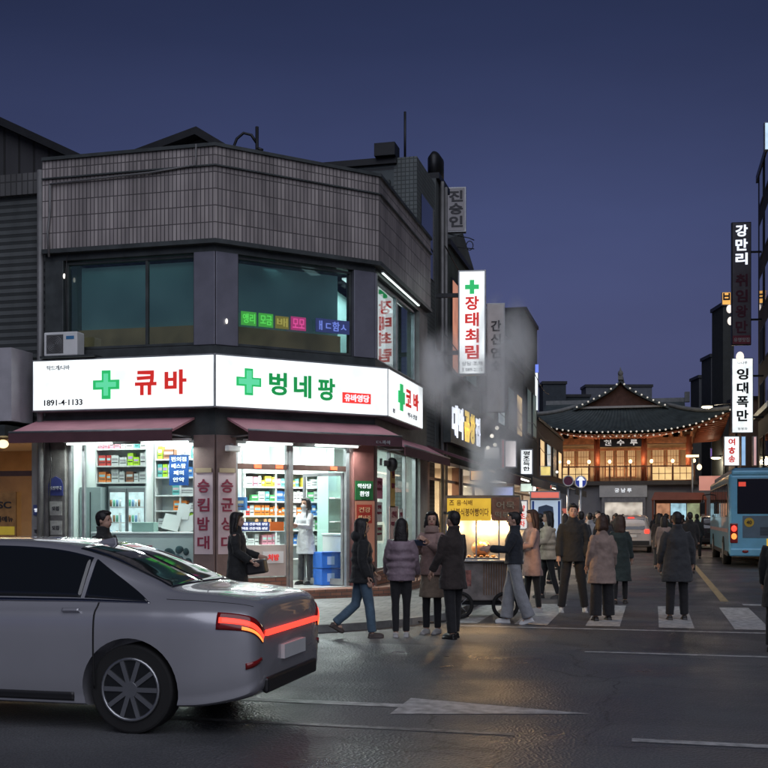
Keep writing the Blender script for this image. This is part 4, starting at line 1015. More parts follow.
def car(name, label, x, y, head, st, paint, wx, r, lod=0, glass_side=None, tail=None):
    """head: heading in degrees, 0 drives towards +X"""
    t = thing(name, label, 'car', x, y, 0, math.radians(head)); F = MF(t); S = Shell(st)
    bm = S.solid(100 if not lod else 50, 44 if not lod else 24); me = bpy.data.meshes.new('b'); bm.to_mesh(me); bm.free()
    ob = bpy.data.objects.new('tmp', me); COL.objects.link(ob)
    cb = bmesh.new()
    for q in wx:
        for sg in (1,-1):
            bmesh.ops.create_cone(cb, cap_ends=True, segments=40, radius1=r+.05, radius2=r+.05, depth=.46, matrix=Matrix.Translation((q, sg*st[2][1]*1.0, r)) @ Matrix.Rotation(PI/2,4,'X'))
    cm = bpy.data.meshes.new('c'); cb.to_mesh(cm); cb.free(); cob = bpy.data.objects.new('tmpc', cm); COL.objects.link(cob)
    bo = ob.modifiers.new('b','BOOLEAN'); bo.object = cob; bo.operation = 'DIFFERENCE'; bo.solver = 'EXACT'
    dg = bpy.context.evaluated_depsgraph_get(); dg.update(); out = bpy.data.meshes.new_from_object(ob.evaluated_get(dg))
    bpy.data.objects.remove(ob); bpy.data.objects.remove(cob)
    out.materials.clear(); out.materials.append(paint); out.set_sharp_from_angle(angle=math.radians(28))
    o = bpy.data.objects.new('body', out); COL.objects.link(o); o.parent = t; XF[o.name] = F
    for q in wx:
        for sg in (1,-1): wheel(t, F, q, sg*(st[2][1]-.02), r, sg)
    return t, F, S

M_silver = mat('silver_paint', (.42,.42,.45), .26, .45, var=.05, vscale=1.5, coat=.8)
sed = [(-2.33,.66,.42,.80,.56,.44,.90),(-2.27,.80,.30,.92,.72,.56,1.00),(-1.95,.875,.22,.955,.80,.62,1.055),(-1.60,.895,.20,.96,.82,.62,1.085),(-1.40,.90,.19,.965,.82,.60,1.16),(-.95,.905,.19,.965,.82,.575,1.345),(-.55,.91,.19,.96,.82,.565,1.425),(0,.91,.19,.955,.82,.57,1.45),(.50,.905,.19,.945,.82,.57,1.425),(.95,.90,.19,.935,.82,.60,1.24),(1.30,.895,.19,.92,.82,.64,1.03),(1.75,.885,.20,.87,.80,.62,.95),(2.15,.83,.24,.76,.72,.55,.83),(2.32,.66,.36,.62,.52,.42,.66)]
cx0, cy0 = -5.14, 8.22
t, F, S = car('sedan_car', 'silver grey sedan car in the near lane at the lower left', cx0, cy0, 180, sed, M_silver, (-1.36, 1.40), .335)
gl = S.patch(F, 3.15, 5.5, 7.25, 9.0, .005, 20, 12); gl.build('rear_window', M_cg, t)
S.patch(F, 8.3, 9.9, 7.25, 9.0, .005, 16, 12).build('windscreen', M_cg, t)
c0 = lambda v: 3.75 + (v-5.25)*.78
c1 = lambda v: 9.75 - (v-5.25)*.75
S.patch(F, c0, 5.02, 5.22, 6.85, .005, 16, 10).build('rear_side_window', M_cg, t)
S.patch(F, 5.10, 7.02, 5.22, 6.88, .005, 20, 10).build('rear_side_window', M_cg, t)
S.patch(F, 7.12, c1, 5.22, 6.88, .005, 20, 10).build('front_side_window', M_cg, t)
M_chr = mat('chrome', (.5,.5,.5), .15, 1.0, var=0)
S.patch(F, 3.6, 9.9, 5.07, 5.17, .008, 60, 2).build('window_trim', M_chr, t)
M_gap = mat('panel_gap', (.01,.01,.01), .8, var=0)
for u in (4.72, 7.06, 9.75): S.patch(F, u, u+.03, 2.2, 5.05, .0012, 1, 24).build('door_gap', M_gap, t)
S.patch(F, 1.05, 3.0, 5.55, 5.60, .0012, 30, 1).build('boot_gap', M_gap, t)
for u in (5.0, 7.3): S.patch(F, u, u+.36, 4.25, 4.42, .03, 8, 4, thick=.0).build('door_handle', M_silver, t)
# tail lamps wrap the corner
S.patch(F, .12, 1.75, 3.75, 4.55, .008, 20, 8).build('tail_light', M_taild, t)
S.patch(F, .16, 1.70, 3.98, 4.22, .012, 20, 5).build('lit_lamp', M_tail, t)
S.patch(F, .16, 1.2, 3.80, 3.92, .012, 14, 3).build('indicator_lens', M_tailo, t)
MB(F).box(-2.352,-2.325,-.62,.62,.735,.775).build('light_bar', M_tail, t)
MB(F).box(-2.36,-2.33,-.26,.26,.52,.63).build('number_plate', M_white, t)
MB(F).box(-2.35,-2.30,-.6,.6,.30,.42).build('bumper_insert', M_black, t, bevel=.02)
S.patch(F, 5.12, 8.95, 1.62, 2.05, .006, 60, 3).build('side_skirt', M_black, t)
S.patch(F, .25, 1.1, 2.55, 2.75, .010, 10, 2).build('reflector', M_taild, t)
MB(F).ell((.92,.98,1.02),(.10,.11,.08)).build('wing_mirror', M_silver, t); MB(F).ell((.92,-.98,1.02),(.10,.11,.08)).build('wing_mirror', M_silver, t)
MB(F).prism([(-.80,1.375),(-.60,1.415),(-.76,1.448),(-.785,1.448)], -.018, .018, 'y').build('fin_aerial', M_silver, t, bevel=.006)

M_wcar = mat('white_car_paint', (.62,.58,.55), .3, .1, var=.05, coat=.5)
suv = [(-2.2,.72,.40,.95,.70,.52,1.20),(-2.17,.86,.34,1.02,.80,.60,1.42),(-2.05,.91,.28,1.04,.84,.64,1.60),(-1.6,.93,.24,1.04,.85,.66,1.68),(-.6,.93,.22,1.03,.85,.66,1.71),(.4,.93,.22,1.02,.85,.66,1.66),(.9,.92,.22,1.0,.85,.66,1.42),(1.3,.91,.24,.98,.84,.70,1.12),(1.9,.88,.28,.9,.8,.6,.98),(2.25,.7,.4,.7,.55,.45,.75)]
def far_car(name, label, px, d, paint, head, extra=False):
    x, y = gp(px, d); t, F, S = car(name, label, x, y, head, suv, paint, (-1.35,1.35), .34, lod=1)
    MB(F).prism([(-2.225,1.06),(-2.20,1.06),(-2.10,1.54),(-2.135,1.54)], -.60, .60, 'y').build('rear_window', M_cg, t)
    S.patch(F, 2.3, 5.9, 5.3, 6.8, .006, 20, 6).build('side_window', M_cg, t)
    for sg in (1,-1):
        MB(F).box(-2.235,-2.13, sg*.70-.11, sg*.70+.11, .88, 1.06).build('tail_light', M_tail, t, bevel=.02)
    MB(F).box(-2.16,-2.10,-.14,.14,1.575,1.61).build('brake_light', M_tail, t)
    MB(F).box(-2.245,-2.19,-.25,.25,.70,.82).build('number_plate', M_white, t)
    MB(F).box(-2.235,-2.15,-.80,.80,.36,.55).build('bumper', M_black, t, bevel=.02)
    MB(F).box(-2.215,-2.19,-.42,.42,.855,.875).build('trim_strip', M_chr, t)
far_car('hatchback_car', 'white car with red tail lights driving away up the side street', 632, 51, M_wcar, 90)
far_car('hatchback_car', 'dark car with lit tail lights ahead of the blue bus', 714, 56, mat('dark_car_paint', (.03,.03,.035), .3, .3, var=.05, coat=.5), 90)

# ---- city bus
bx0, bx1, by0, by1 = 2.35, 4.85, 36.3, 48.0
M_bus = mat('bus_blue', (.17,.50,.74), .35, .1, var=.08, coat=.4); M_busd = mat('bus_dark_blue', (.05,.22,.38), .4, var=.1)
t = thing('city_bus', 'light blue city bus seen from behind at the right, tail lights on', 'bus', (bx0+bx1)/2, (by0+by1)/2)
F = MB()
F.box(bx0, bx1, by0, by1, .38, 3.02); bo = F.build('body', M_bus, t, bevel=.12)
bo.modifiers[0].segments = 4
MB().box(bx0+.15, bx1-.15, by0+.5, by1-.5, 3.0, 3.22).build('roof_unit', M_busd, t, bevel=.08)
MB().box(bx0+.08, bx1-.08, by0-.02, by0+.3, 2.94, 3.12).build('rear_visor', M_bus, t, bevel=.06)
MB().box(bx0+.26, bx1-.26, by0-.015, by0+.02, 1.72, 2.85).build('rear_window', M_cg, t, bevel=.01)
MB().box(bx0+.30, bx0+.52, by0-.022, by0-.016, 2.60, 2.74).build('route_light', lightbox('bus_red_lamp', (1,.1,.06), .5), t)
for i, q in enumerate((.5,.95,1.3)): MB().box(bx1-.9+i*.22, bx1-.78+i*.22, by0-.022, by0-.016, 1.78+.05*(i%2), 2.02).build('window_display', lightbox('bus_screen', (.2,.35,1), .6), t)
MB().box(bx0+.42, bx1-.42, by0-.012, by0+.01, .95, 1.66).build('engine_cover', mat('bus_grey_blue', (.10,.17,.24), .4, var=.1), t, bevel=.01)
b = MB()
for k in range(9): b.box(bx0+.95, bx1-.6, by0-.018, by0-.012, 1.04+k*.03, 1.052+k*.03)
b.build('vent_grille', M_dark, t)
MB().cyl((bx0+.62, by0-.02, 1.45), .15, .012, 'y', 24).build('round_sticker', mat('sticker_yellow', (.55,.40,.05), .5), t)
MB().text('40', bx0+.62, by0-.028, 1.45, .12, None, .02).build('lettering', M_darktxt, t)
MB().box(bx0+1.42, bx0+1.60, by0-.02, by0-.012, 1.36, 1.50).build('emblem', M_chr, t, bevel=.03)
p_ = MB().box(bx0+1.15, bx0+1.62, by0-.03, by0-.012, .68, .93).build('number_plate', lightbox('plate_yellow', (.95,.62,.08), .45), t)
MB().text('서 70', bx0+1.38, by0-.03, .81, .13, .38, .015).build('lettering', M_darktxt, p_)
for sx in (bx0+.16, bx1-.16):
    l_ = MB().box(sx-.12, sx+.12, by0-.03, by0+.05, .78, 1.42).build('tail_light', M_taild, t, bevel=.03)
    MB().ell((sx, by0-.035, 1.25), (.085,.02,.10)).build('brake_lamp', M_tail, l_); MB().ell((sx, by0-.035, 1.00), (.085,.02,.10)).build('indicator_lamp', M_tailo, l_)
MB().box(bx0+.02, bx1-.02, by0-.05, by0+.04, .36, .62).build('bumper', M_bus, t, bevel=.05)
MB().ell((bx0+.5, by0-.06, .52), (.1,.02,.05)).build('fog_lamp', M_taild, t)
MB().box(bx0-.02, bx0+.05, by0+.6, by1-.5, 1.62, 2.72).build('side_window', M_cg, t, bevel=.01)
b = MB()
for k in range(9): b.box(bx0-.03, bx0+.0, by0+1.5+k*1.15, by0+1.58+k*1.15, 1.64, 2.70)
b.build('window_post', M_dark, t)
MB().box(bx0-.012, bx0+.02, by0+.3, by1-.3, 1.12, 1.24).build('side_stripe', mat('bus_stripe', (.45,.30,.34), .4), t)
MB().box(bx0-.02, bx0+.05, by0+.3, by1-.3, .36, .50).build('side_skirt', M_dark, t)
for yy in (by0+2.6, by1-2.7):
    for xx in (bx0, bx1):
        b = MB(); b.cyl((xx + (.10 if xx == bx0 else -.10), yy, .48), .48, .26, 'x', 28); wh = b.build('wheel', M_rubber, t)
        MB().cyl((xx + (-.035 if xx == bx0 else .035), yy, .48), .27, .02, 'x', 20).build('rim', M_rim, wh)
b = MB(); b.tube([(bx0+.1,by1,2.6),(bx0-.28,by1+.2,2.55),(bx0-.30,by1+.2,2.2)], .025); b.build('mirror_arm', M_black, t); MB().box(bx0-.42,bx0-.2,by1+.15,by1+.25,1.75,2.25).build('wing_mirror', M_black, t, bevel=.03)
# parked car roof behind the sedan, far left pavement
M_blk_car = mat('black_car_paint', (.02,.022,.025), .25, .2, var=.05, coat=.6)

# ================================================================== food cart
cxw, cyw = gp(482, 17.6)
ct = thing('food_cart', 'street food cart with yellow menu board, warm bulbs and two wheels', 'cart', cxw, cyw, 0, math.radians(10)); F0c = MF(ct); F = F0c @ Matrix.Diagonal((.72,1,.84,1))
M_tin = mat('cart_tin', (.22,.20,.19), .45, .5, var=.35, vscale=5, bump=.15); M_cwood = mat('cart_wood', (.16,.09,.05), .65, var=.35, vscale=6)
MB(F).box(-.78,.78,-.42,.42,.34,1.08).build('cart_body', M_tin, ct, bevel=.02)
b = MB(F)
for k in range(14): b.box(.02+k*.055, .04+k*.055, -.432, -.42, .45, 1.05)
b.build('slat_front', M_cwood, ct); MB(F).box(-.60,-.25,-.435,-.42,.62,.92).build('poster_panel', mat('cart_poster', (.30,.12,.10), .6, var=.6, vscale=14), ct)
MB(F).box(-.86,.90,-.52,.46,1.08,1.12).build('counter_top', M_steel, ct, bevel=.008)
b = MB(F)
for x in (-.80,-.14,.36,.80):
    for y in (-.44,.40): b.box(x-.016,x+.016,y-.016,y+.016,1.12,1.98)
b.build('post', M_alu, ct)
MB(F).box(-.80,.80,.36,.38,1.12,1.97).build('case_reflector', M_steel, ct); MB(F).box(-.86,.86,-.50,.46,1.98,2.03).build('canopy_board', M_dark, ct)  # steel back sheet added to throw the bulbs' warm light forward
MB(F).prism([(-.9,2.03),(.9,2.03),(.82,2.34),(-.82,2.34)], -.40, .42, 'y').build('hood', mat('cart_hood', (.18,.15,.12), .5, .4, var=.4, vscale=6), ct)
yb = MB(F).box(-.78,.18,-.53,-.50,1.86,2.28).build('menu_board', lightbox('yellow_menu', (.95,.58,.05), .52, .2, 4), ct)
MB(F).text('즈', -.68, -.532, 2.20, .09, None, .015).text('음·식배', -.40, -.532, 2.20, .10, .34, .01).text('나불식붕어빵이다', -.28, -.532, 2.02, .15, .82, .01).build('lettering', mat('menu_ink', (.12,.02,.01), .5, var=0), yb)
ob_ = MB(F).box(.20,.80,-.52,-.50,1.86,2.30).build('side_board', mat('orange_board', (.24,.11,.06), .5, var=.4, vscale=10), ct); MB(F).text('어묵', .5, -.522, 2.15, .14, .4, .01).text('떡볶이', .5, -.522, 1.97, .12, .46, .01).build('lettering', mat('cream_ink', (.35,.28,.18), .5, var=0), ob_)
M_bulb = mat('warm_bulb', (1,.7,.4), .4, var=0, emit=14, ecol=(1,.55,.22))
for k, x in enumerate((-.58,-.05,.22,.58)):
    bl = MB(F).ell((x, -.12, 1.83), (.04,.04,.055), 10).build('bulb', M_bulb, ct); MB(F).cyl((x,-.12,1.93), .012, .1, 'z', 6).build('flex', M_black, bl)
    light('POINT', 'bulb_glow', tuple(F @ Vector((x, -.16, 1.72))), 17, (1,.62,.27), .05)
b = MB(F); b.box(-.76,.34,-.46,.38,1.122,1.16); b.build('tray', M_steel, ct)
MB(F).ell((-.02,-.05,1.32),(.22,.16,.17),20).build('round_pot', mat('pot_copper', (.55,.30,.14), .35, .4, var=.15), ct)
M_food = mat('fried_food', (.45,.18,.05), .6, var=.5, vscale=15)
R2 = random.Random(3)
for k in range(16):
    x = -.70 + (k%8)*.135; y = -.36+(k//8)*.16
    o = MB(F @ Matrix.Translation((x, y, 1.18)) @ Matrix.Rotation(R2.random()*2, 4, 'Z')).ell((0,0,0), (.055,.035,.022), 10).build('fried_snack', M_food)
    tag(o, 'golden fried snack on the steel tray of the food cart', 'snack', 'fried snacks on the cart tray')
for sx in (-.45,.45):
    w_ = MB(F0c).tube([(sx*.8+.19*math.cos(2*PI*i/28), -.46, .22+.19*math.sin(2*PI*i/28)) for i in range(29)], .03, 8, caps=False).build('wheel', M_rubber, ct)
    sx *= .8; b = MB(F0c)
    for k in range(8): b.tube([(sx,-.46,.22),(sx+.18*math.cos(PI*k/4),-.46,.22+.18*math.sin(PI*k/4))], .006, 5)
    b.cyl((sx,-.46,.22),.035,.06,'y',10); b.build('spokes', M_alu, w_)
MB(F).tube([(-.5,-.46,.262),(-.5,.4,.262)], .018).tube([(.5,-.46,.262),(.5,.4,.262)], .018).box(-.6,.6,-.3,.3,.25,.42).build('axle', M_dark, ct)
MB(F).tube([(-.78,-.3,1.0),(-1.05,-.3,1.02),(-1.05,.3,1.02),(-.78,.3,1.0)], .018).build('push_handle', M_alu, ct)
o = MB(F).tube([(-.30,-.48,.05),(-.6,-.9,.02),(-1.2,-1.3,.02),(-1.9,-1.4,.125)], .012).build('power_cable', M_black); tag(o, 'black power cable lying on the ground by the cart', 'cable')
# steam rising from the cart
def steam(name, label, blobs, dens):
    b = MB()
    for c, r in blobs: b.ell(c, r, 16)
    bm = b.bm; me = bpy.data.meshes.new('s'); bm.to_mesh(me); bm.free(); ob = bpy.data.objects.new('tmp', me); COL.objects.link(ob)
    m = ob.modifiers.new('r','REMESH'); m.mode = 'VOXEL'; m.voxel_size = .12
    dg = bpy.context.evaluated_depsgraph_get(); dg.update(); out = bpy.data.meshes.new_from_object(ob.evaluated_get(dg)); bpy.data.objects.remove(ob)
    m = bpy.data.materials.new(name); m.use_nodes = True; nt = m.node_tree; N = nt.nodes; L = nt.links; N.remove(N['Principled BSDF'])
    v = N.new('ShaderNodeVolumePrincipled'); v.inputs['Color'].default_value = (.985,.99,.99,1); v.inputs['Anisotropy'].default_value = .1
    tc = N.new('ShaderNodeTexCoord'); mp = N.new('ShaderNodeMapping'); mp.inputs['Scale'].default_value = (1,1,.55); L.new(tc.outputs['Object'], mp.inputs[0])
    n = N.new('ShaderNodeTexNoise'); n.inputs['Scale'].default_value = 1.7; n.inputs['Detail'].default_value = 7; n.inputs['Distortion'].default_value = .8; L.new(mp.outputs[0], n.inputs['Vector'])
    r = N.new('ShaderNodeMapRange'); r.inputs['From Min'].default_value = .42; r.inputs['From Max'].default_value = .72; r.inputs['To Max'].default_value = dens
    L.new(n.outputs['Fac'], r.inputs['Value'])
    # thins towards the borders of the cloud
    gtot = None
    for c, rr in blobs:
        sb = N.new('ShaderNodeVectorMath'); sb.operation = 'SUBTRACT'; sb.inputs[1].default_value = c
        dv = N.new('ShaderNodeVectorMath'); dv.operation = 'DIVIDE'; dv.inputs[1].default_value = rr
        ln = N.new('ShaderNodeVectorMath'); ln.operation = 'LENGTH'
        L.new(tc.outputs['Object'], sb.inputs[0]); L.new(sb.outputs[0], dv.inputs[0]); L.new(dv.outputs[0], ln.inputs[0])
        mm = N.new('ShaderNodeMapRange'); mm.interpolation_type = 'SMOOTHSTEP'; mm.inputs['From Min'].default_value = .97; mm.inputs['From Max'].default_value = .25; mm.inputs['To Min'].default_value = 0; mm.inputs['To Max'].default_value = 1
        L.new(ln.outputs['Value'], mm.inputs['Value'])
        if gtot is None: gtot = mm.outputs['Result']
        else:
            a = N.new('ShaderNodeMath'); a.operation = 'MAXIMUM'; L.new(gtot, a.inputs[0]); L.new(mm.outputs['Result'], a.inputs[1]); gtot = a.outputs[0]
    mu = N.new('ShaderNodeMath'); mu.operation = 'MULTIPLY'; L.new(r.outputs['Result'], mu.inputs[0]); L.new(gtot, mu.inputs[1]); L.new(mu.outputs[0], v.inputs['Density'])
    L.new(v.outputs[0], N['Material Output'].inputs['Volume'])
    out.materials.clear(); out.materials.append(m)
    o = bpy.data.objects.new(name, out); COL.objects.link(o); tag(o, label, 'steam', None, 'stuff'); return o
def P3(px, py, d): x, y = gp(px, d); return (x, y, CAMZ + (517-py)/1080*d)
steam('steam', 'pale steam cloud rising from the food cart past the tall pharmacy sign', [(P3(490,470,18.4),(.55,.55,.8)),(P3(497,425,18.8),(.75,.7,.95)),(P3(470,385,19.0),(1.0,.8,.95)),(P3(505,345,19.6),(.7,.7,1.1)),(P3(446,372,19.2),(.75,.7,.9)),(P3(486,492,17.8),(.4,.4,.5))], 8.5)
# ================================================================== left neighbour
M_corr = brick('corrugated', (.10,.11,.11), (.085,.095,.095), (.03,.035,.035), 60, .14, .035, .6, 0, .8, .3)
M_vcorr = brick('standing_seam', (.05,.05,.055), (.04,.042,.045), (.015,.015,.015), .35, 60, .03, .7, 0, .6, .3)
t = thing('neighbour_building', 'dark shop building with corrugated cladding and gabled roof left of the pharmacy', 'building', -15.2, 18.3)
MB().box(-20,-11.18,18.35,27,3.3,7.75).build('wall', M_corr, t)
MB().box(-20,-11.16,18.25,18.36,7.75,8.15).build('fascia', brick('fascia_tile', (.12,.12,.12), (.09,.09,.09), (.04,.04,.04), .12, .4, .014), t)
MB().prism([(-20,8.15),(-20,9.9),(-13.6,10.0),(-11.2,8.95),(-11.2,8.15)], 20.2, 27, 'y').build('gable', M_vcorr, t)
MB().prism([(-20,9.85),(-13.58,9.97),(-10.6,8.5),(-10.4,8.56),(-13.55,10.13),(-20,10.05)], 19.9, 27.2, 'y').build('roof', M_dark, t)
MB().box(-11.45,-11.16,18.28,18.6,.1,3.3).build('pillar', mat('pale_pillar', (.24,.235,.23), .6, var=.2), t)
MB().box(-20,-11.17,18.3,26,-.0,.2).box(-20,-11.17,23,23.1,.2,3.3).box(-11.18,-11.165,18.6,23,.2,3.3).build('shop_room', mat('warm_wall', (.55,.38,.22), .7), t)
MB().box(-20,-11.2,18.3,23,3.2,3.3).build('ceiling', M_white, t)
MB().box(-12.5,-12.42,18.25,18.4,.2,3.3).box(-20,-11.45,18.27,18.38,2.4,2.5).build('door_frame', M_fr, t)
MB().box(-12.42,-11.45,18.31,18.32,.2,2.4).build('pane', M_glass, t)
light('AREA', 'shop_lamp', (-13.2, 19.8, 3.1), 60, (1,.68,.36), 2, 1.2)
for i, (x, z, n_) in enumerate(((-12.0,1.0,'lower'),(-12.0,1.5,'middle'),(-12.0,2.0,'upper'))):
    o = MB().box(x-.9,x+.8,21.0,21.4,z,z+.04).build('display_shelf', M_cwood); tag(o, n_ + ' wooden display shelf inside the warm lit shop at the far left', 'shelf')
o = MB().box(-12.36,-11.75,18.22,18.25,.7,2.1).build('shop_poster', mat('brown_poster', (.30,.15,.05), .6, var=.3, vscale=6)); tag(o, 'brown menu poster on the glass of the far left shop', 'poster')
MB().text('SSC', -12.05, 18.22, 1.85, .13, .4, .02).text('상하메뉴', -12.05, 18.22, 1.58, .11, .48, .01).text('도시락', -12.05, 18.22, 1.08, .12, .4, .01).build('lettering', M_darktxt, o)
MB().box(-12.33,-11.78,18.216,18.22,1.28,1.44).build('yellow_band', mat('band_yellow', (.7,.5,.05), .6, emit=.1), o)
for z, n_ in ((1.75,'navy'),(1.35,'grey'),(1.05,'white')):
    o = MB().box(-11.40,-11.22,18.25,18.28,z-.1,z+.1).build('pillar_notice', mat('notice_col_'+n_, {'navy':(.05,.07,.2),'grey':(.2,.2,.2),'white':(.5,.5,.5)}[n_], .6, var=.3, vscale=20)); tag(o, n_ + ' small notice on the pale pillar left of the pharmacy', 'notice')
    MB().text('영업', -11.31, 18.249, z, .07, None, .01).build('lettering', M_whitetxt if n_ == 'navy' else M_darktxt, o)
F0 = frame(-15, 18.25, 0)
o = MB(F0).box(0, 3.62, -.75, -.05, 3.38, 4.72).build('neighbour_sign', mat('unlit_sign', (.40,.39,.42), .5, var=.12)); tag(o, 'unlit pale grey sign box with small dark writing at the left edge', 'sign')
MB(F0).text('간 장 몰', 2.9, -.75, 3.66, .17, .9, .02).build('lettering', M_greytxt, o)
MB().box(-20,-11.45,17.4,18.25,3.1,3.3).build('canopy', M_fascia, t)
o = MB().ell((-11.75,17.8,2.98),(.10,.10,.08)).build('canopy_lamp', lightbox('warm_lamp', (1,.75,.4), 2.0)); tag(o, 'small round warm lamp under the canopy of the left shop', 'lamp')
# parked dark car seen over the sedan roof
# gabled penthouse on the pharmacy roof
t = thing('roof_shed', 'low dark gabled shed on the roof behind the ribbed parapet', 'shed', -8.5, 21, 7.45)
MB().prism([(-11.0,7.46),(-11.0,8.6),(-8.75,9.15),(-7.75,8.5),(-7.6,7.46)], 20.0, 23.6, 'y').build('wall', mat('shed_wall', (.09,.09,.095), .8, var=.4, vscale=2), t)
MB().prism([(-11.2,8.50),(-8.75,9.15),(-7.55,8.4),(-6.2,8.0),(-6.2,8.1),(-7.5,8.52),(-8.72,9.30),(-11.2,8.66)], 19.7, 23.8, 'y').build('roof', M_dark, t)
t = thing('roof_antenna', 'bent aerial pole with loop on the pharmacy roof', 'aerial', -7.3, 22.2, 7.5)
x, y = gp(257, 22.5); F = frame(x, y, 14)
MB(F).tube([(0,0,7.5),(0,0,9.75)], .035, 6).tube([(0,0,9.3),(.12,0,9.25)], .04, 6).build('pole', M_dark, t)
MB(F).tube([(-.5,0,7.5),(-.5,0,9.3),(-.42,0,9.5),(-.28,0,9.62),(-.12,0,9.58),(0,0,9.4)], .03, 6).build('loop', M_dark, t)
o = MB(F).tube([(-1.0,0,9.35),(0,0,9.12),(1.2,0.2,8.85),(2.6,.4,8.7)], .012, 5).build('overhead_cable', M_black); tag(o, 'thin cable sagging across the roof to the aerial pole', 'cable')
# metal sided block behind
M_mclad = brick('metal_cladding', (.08,.10,.105), (.07,.09,.095), (.03,.035,.04), 60, .45, .03, .5, 0, .6, .3)
t = thing('clad_building', 'grey green metal sided block rising behind the pharmacy roof', 'building', -8, 25, 0)
MB().box(-9.6,-5.98,24.95,27.1,7.0,10.0).build('wall', M_mclad, t); MB().box(-9.7,-5.9,24.85,27.1,10.0,10.15).build('coping', M_dark, t)
MB().box(-7.3,-6.05,24.80,24.94,7.5,9.6).build('louvre_panel', mat('louvre_dark', (.04,.05,.05), .6), t)
MB().box(-5.98,-5.42,24.95,27.1,0.1,10.15).build('pilaster', brick('small_tile', (.14,.16,.16), (.11,.13,.13), (.05,.06,.06), .1, .1, .012), t)
MB().box(-6.4,-5.9,24.7,25.2,10.15,10.45).build('chimney', M_dark, t)
x, y = gp(405, 26.2); MB().tube([(x,y,10.2),(x,y,11.45)], .03, 8).build('pole', M_dark, t)
MB().box(-5.43,-5.40,25.4,26.9,7.6,9.4).build('window', M_cg, t)

# ================================================================== the row along the left of the street
def row_building(label, y0, y1, x0, h, wallm, roof=True, depth=7, top=None):
    t = thing('street_building', label, 'building', x0-depth/2, (y0+y1)/2)
    MB().box(x0-depth, x0, y0, y1, 3.1, h).build('wall', wallm, t)
    MB().box(x0-depth-.05, x0+.08, y0+.02, y1-.02, h, h+.15).build('coping', M_dark, t)
    return t
FR = lambda y0: frame(-5.3, y0, 90)
def win_side(t, x, y0, y1, z0, z1, m, fm=None):
    f = MB().box(x, x+.05, y0, y1, z0, z1).build('window', fm or M_dark, t); MB().box(x+.051, x+.06, y0+.07, y1-.07, z0+.07, z1-.07).build('pane', m, f)
M_wdim = lightbox('dim_window', (.25,.42,.42), .10, .5, 3); M_wsal = lightbox('salmon_window', (1,.42,.26), .42, .3, 2); M_wwarm = lightbox('warm_window', (1,.70,.36), .75, .4, 2); M_wcool = lightbox('cool_window', (.7,.9,1), .45, .5, 2)
M_wallA = mat('dark_render', (.07,.08,.08), .8, var=.35, vscale=1, bump=.2); M_wallB = mat('grey_render', (.12,.13,.13), .8, var=.35, vscale=.8, bump=.2); M_wallC = brick('street_brick', (.13,.09,.08), (.10,.07,.06), (.08,.08,.08), .25, .08, .01)
tA = row_building('narrow dark building with drain pipes next to the pharmacy side', 27.15, 28.7, -5.4, 10.3, M_wallA)
b = MB(); [b.tube([(-5.3+.0, y, .2),(-5.3, y, 10.3)], .05, 8) for y in (27.5, 28.0)]; b.build('drain_pipe', M_pipe, tA)
b = MB(); b.rings([(-5.55,27.9,10.5,.2,.45),(-5.55,27.9,11.0,.2,.45),(-5.55,27.9,11.15,.1,.3)], 14); b.build('water_tank', M_dark, tA)
tB = row_building('dark green gabled building with a salmon lit window behind the tall lit sign', 28.75, 34.3, -5.4, 9.0, mat('green_render', (.05,.065,.058), .85, var=.4, vscale=1.5, bump=.3))
win_side(tB, -5.4, 29.2, 30.9, 5.6, 8.2, M_wsal); win_side(tB, -5.4, 31.4, 33.4, 5.6, 7.8, M_wdim)
MB().prism([(28.8,9.15),(34.2,9.15),(31.5,10.0)], -12, -5.45, 'x').build('gable', M_wallA, tB)
tC = row_building('grey rendered low building behind the grey vertical sign', 34.35, 45.9, -5.35, 7.6, M_wallB)
for k in range(4): win_side(tC, -5.35, 35.2+k*2.7, 36.9+k*2.7, 4.9, 6.6, [M_wdim, M_wcool, M_wdim, M_wwarm][k])
tD = row_building('tall dark block with a slanting beam on its side, beyond the grey sign', 45.95, 51, -5.3, 10.4, M_wallA)
MB().obox((-6.5,45.90,8.8), (2.6,.08,.35), 0, 0, math.radians(48)).build('slanting_beam', mat('beam_grey', (.16,.17,.17), .7), tD); MB().obox((-5.5,45.90,8.7), (.35,.07,3.0)).build('edge_post', M_dark, tD)
for k in range(2): win_side(tD, -5.3, 46.5+k*2.2, 48.0+k*2.2, 5.2, 7.2, M_wdim)
tE = row_building('low dark shop block nearest the pavilion on the left side', 51.05, 66, -5.3, 6.2, M_wallC)
for k in range(4): win_side(tE, -5.3, 52+k*3.4, 54+k*3.4, 3.8, 5.4, [M_wwarm, M_wcool, M_wdim, M_wwarm][k])
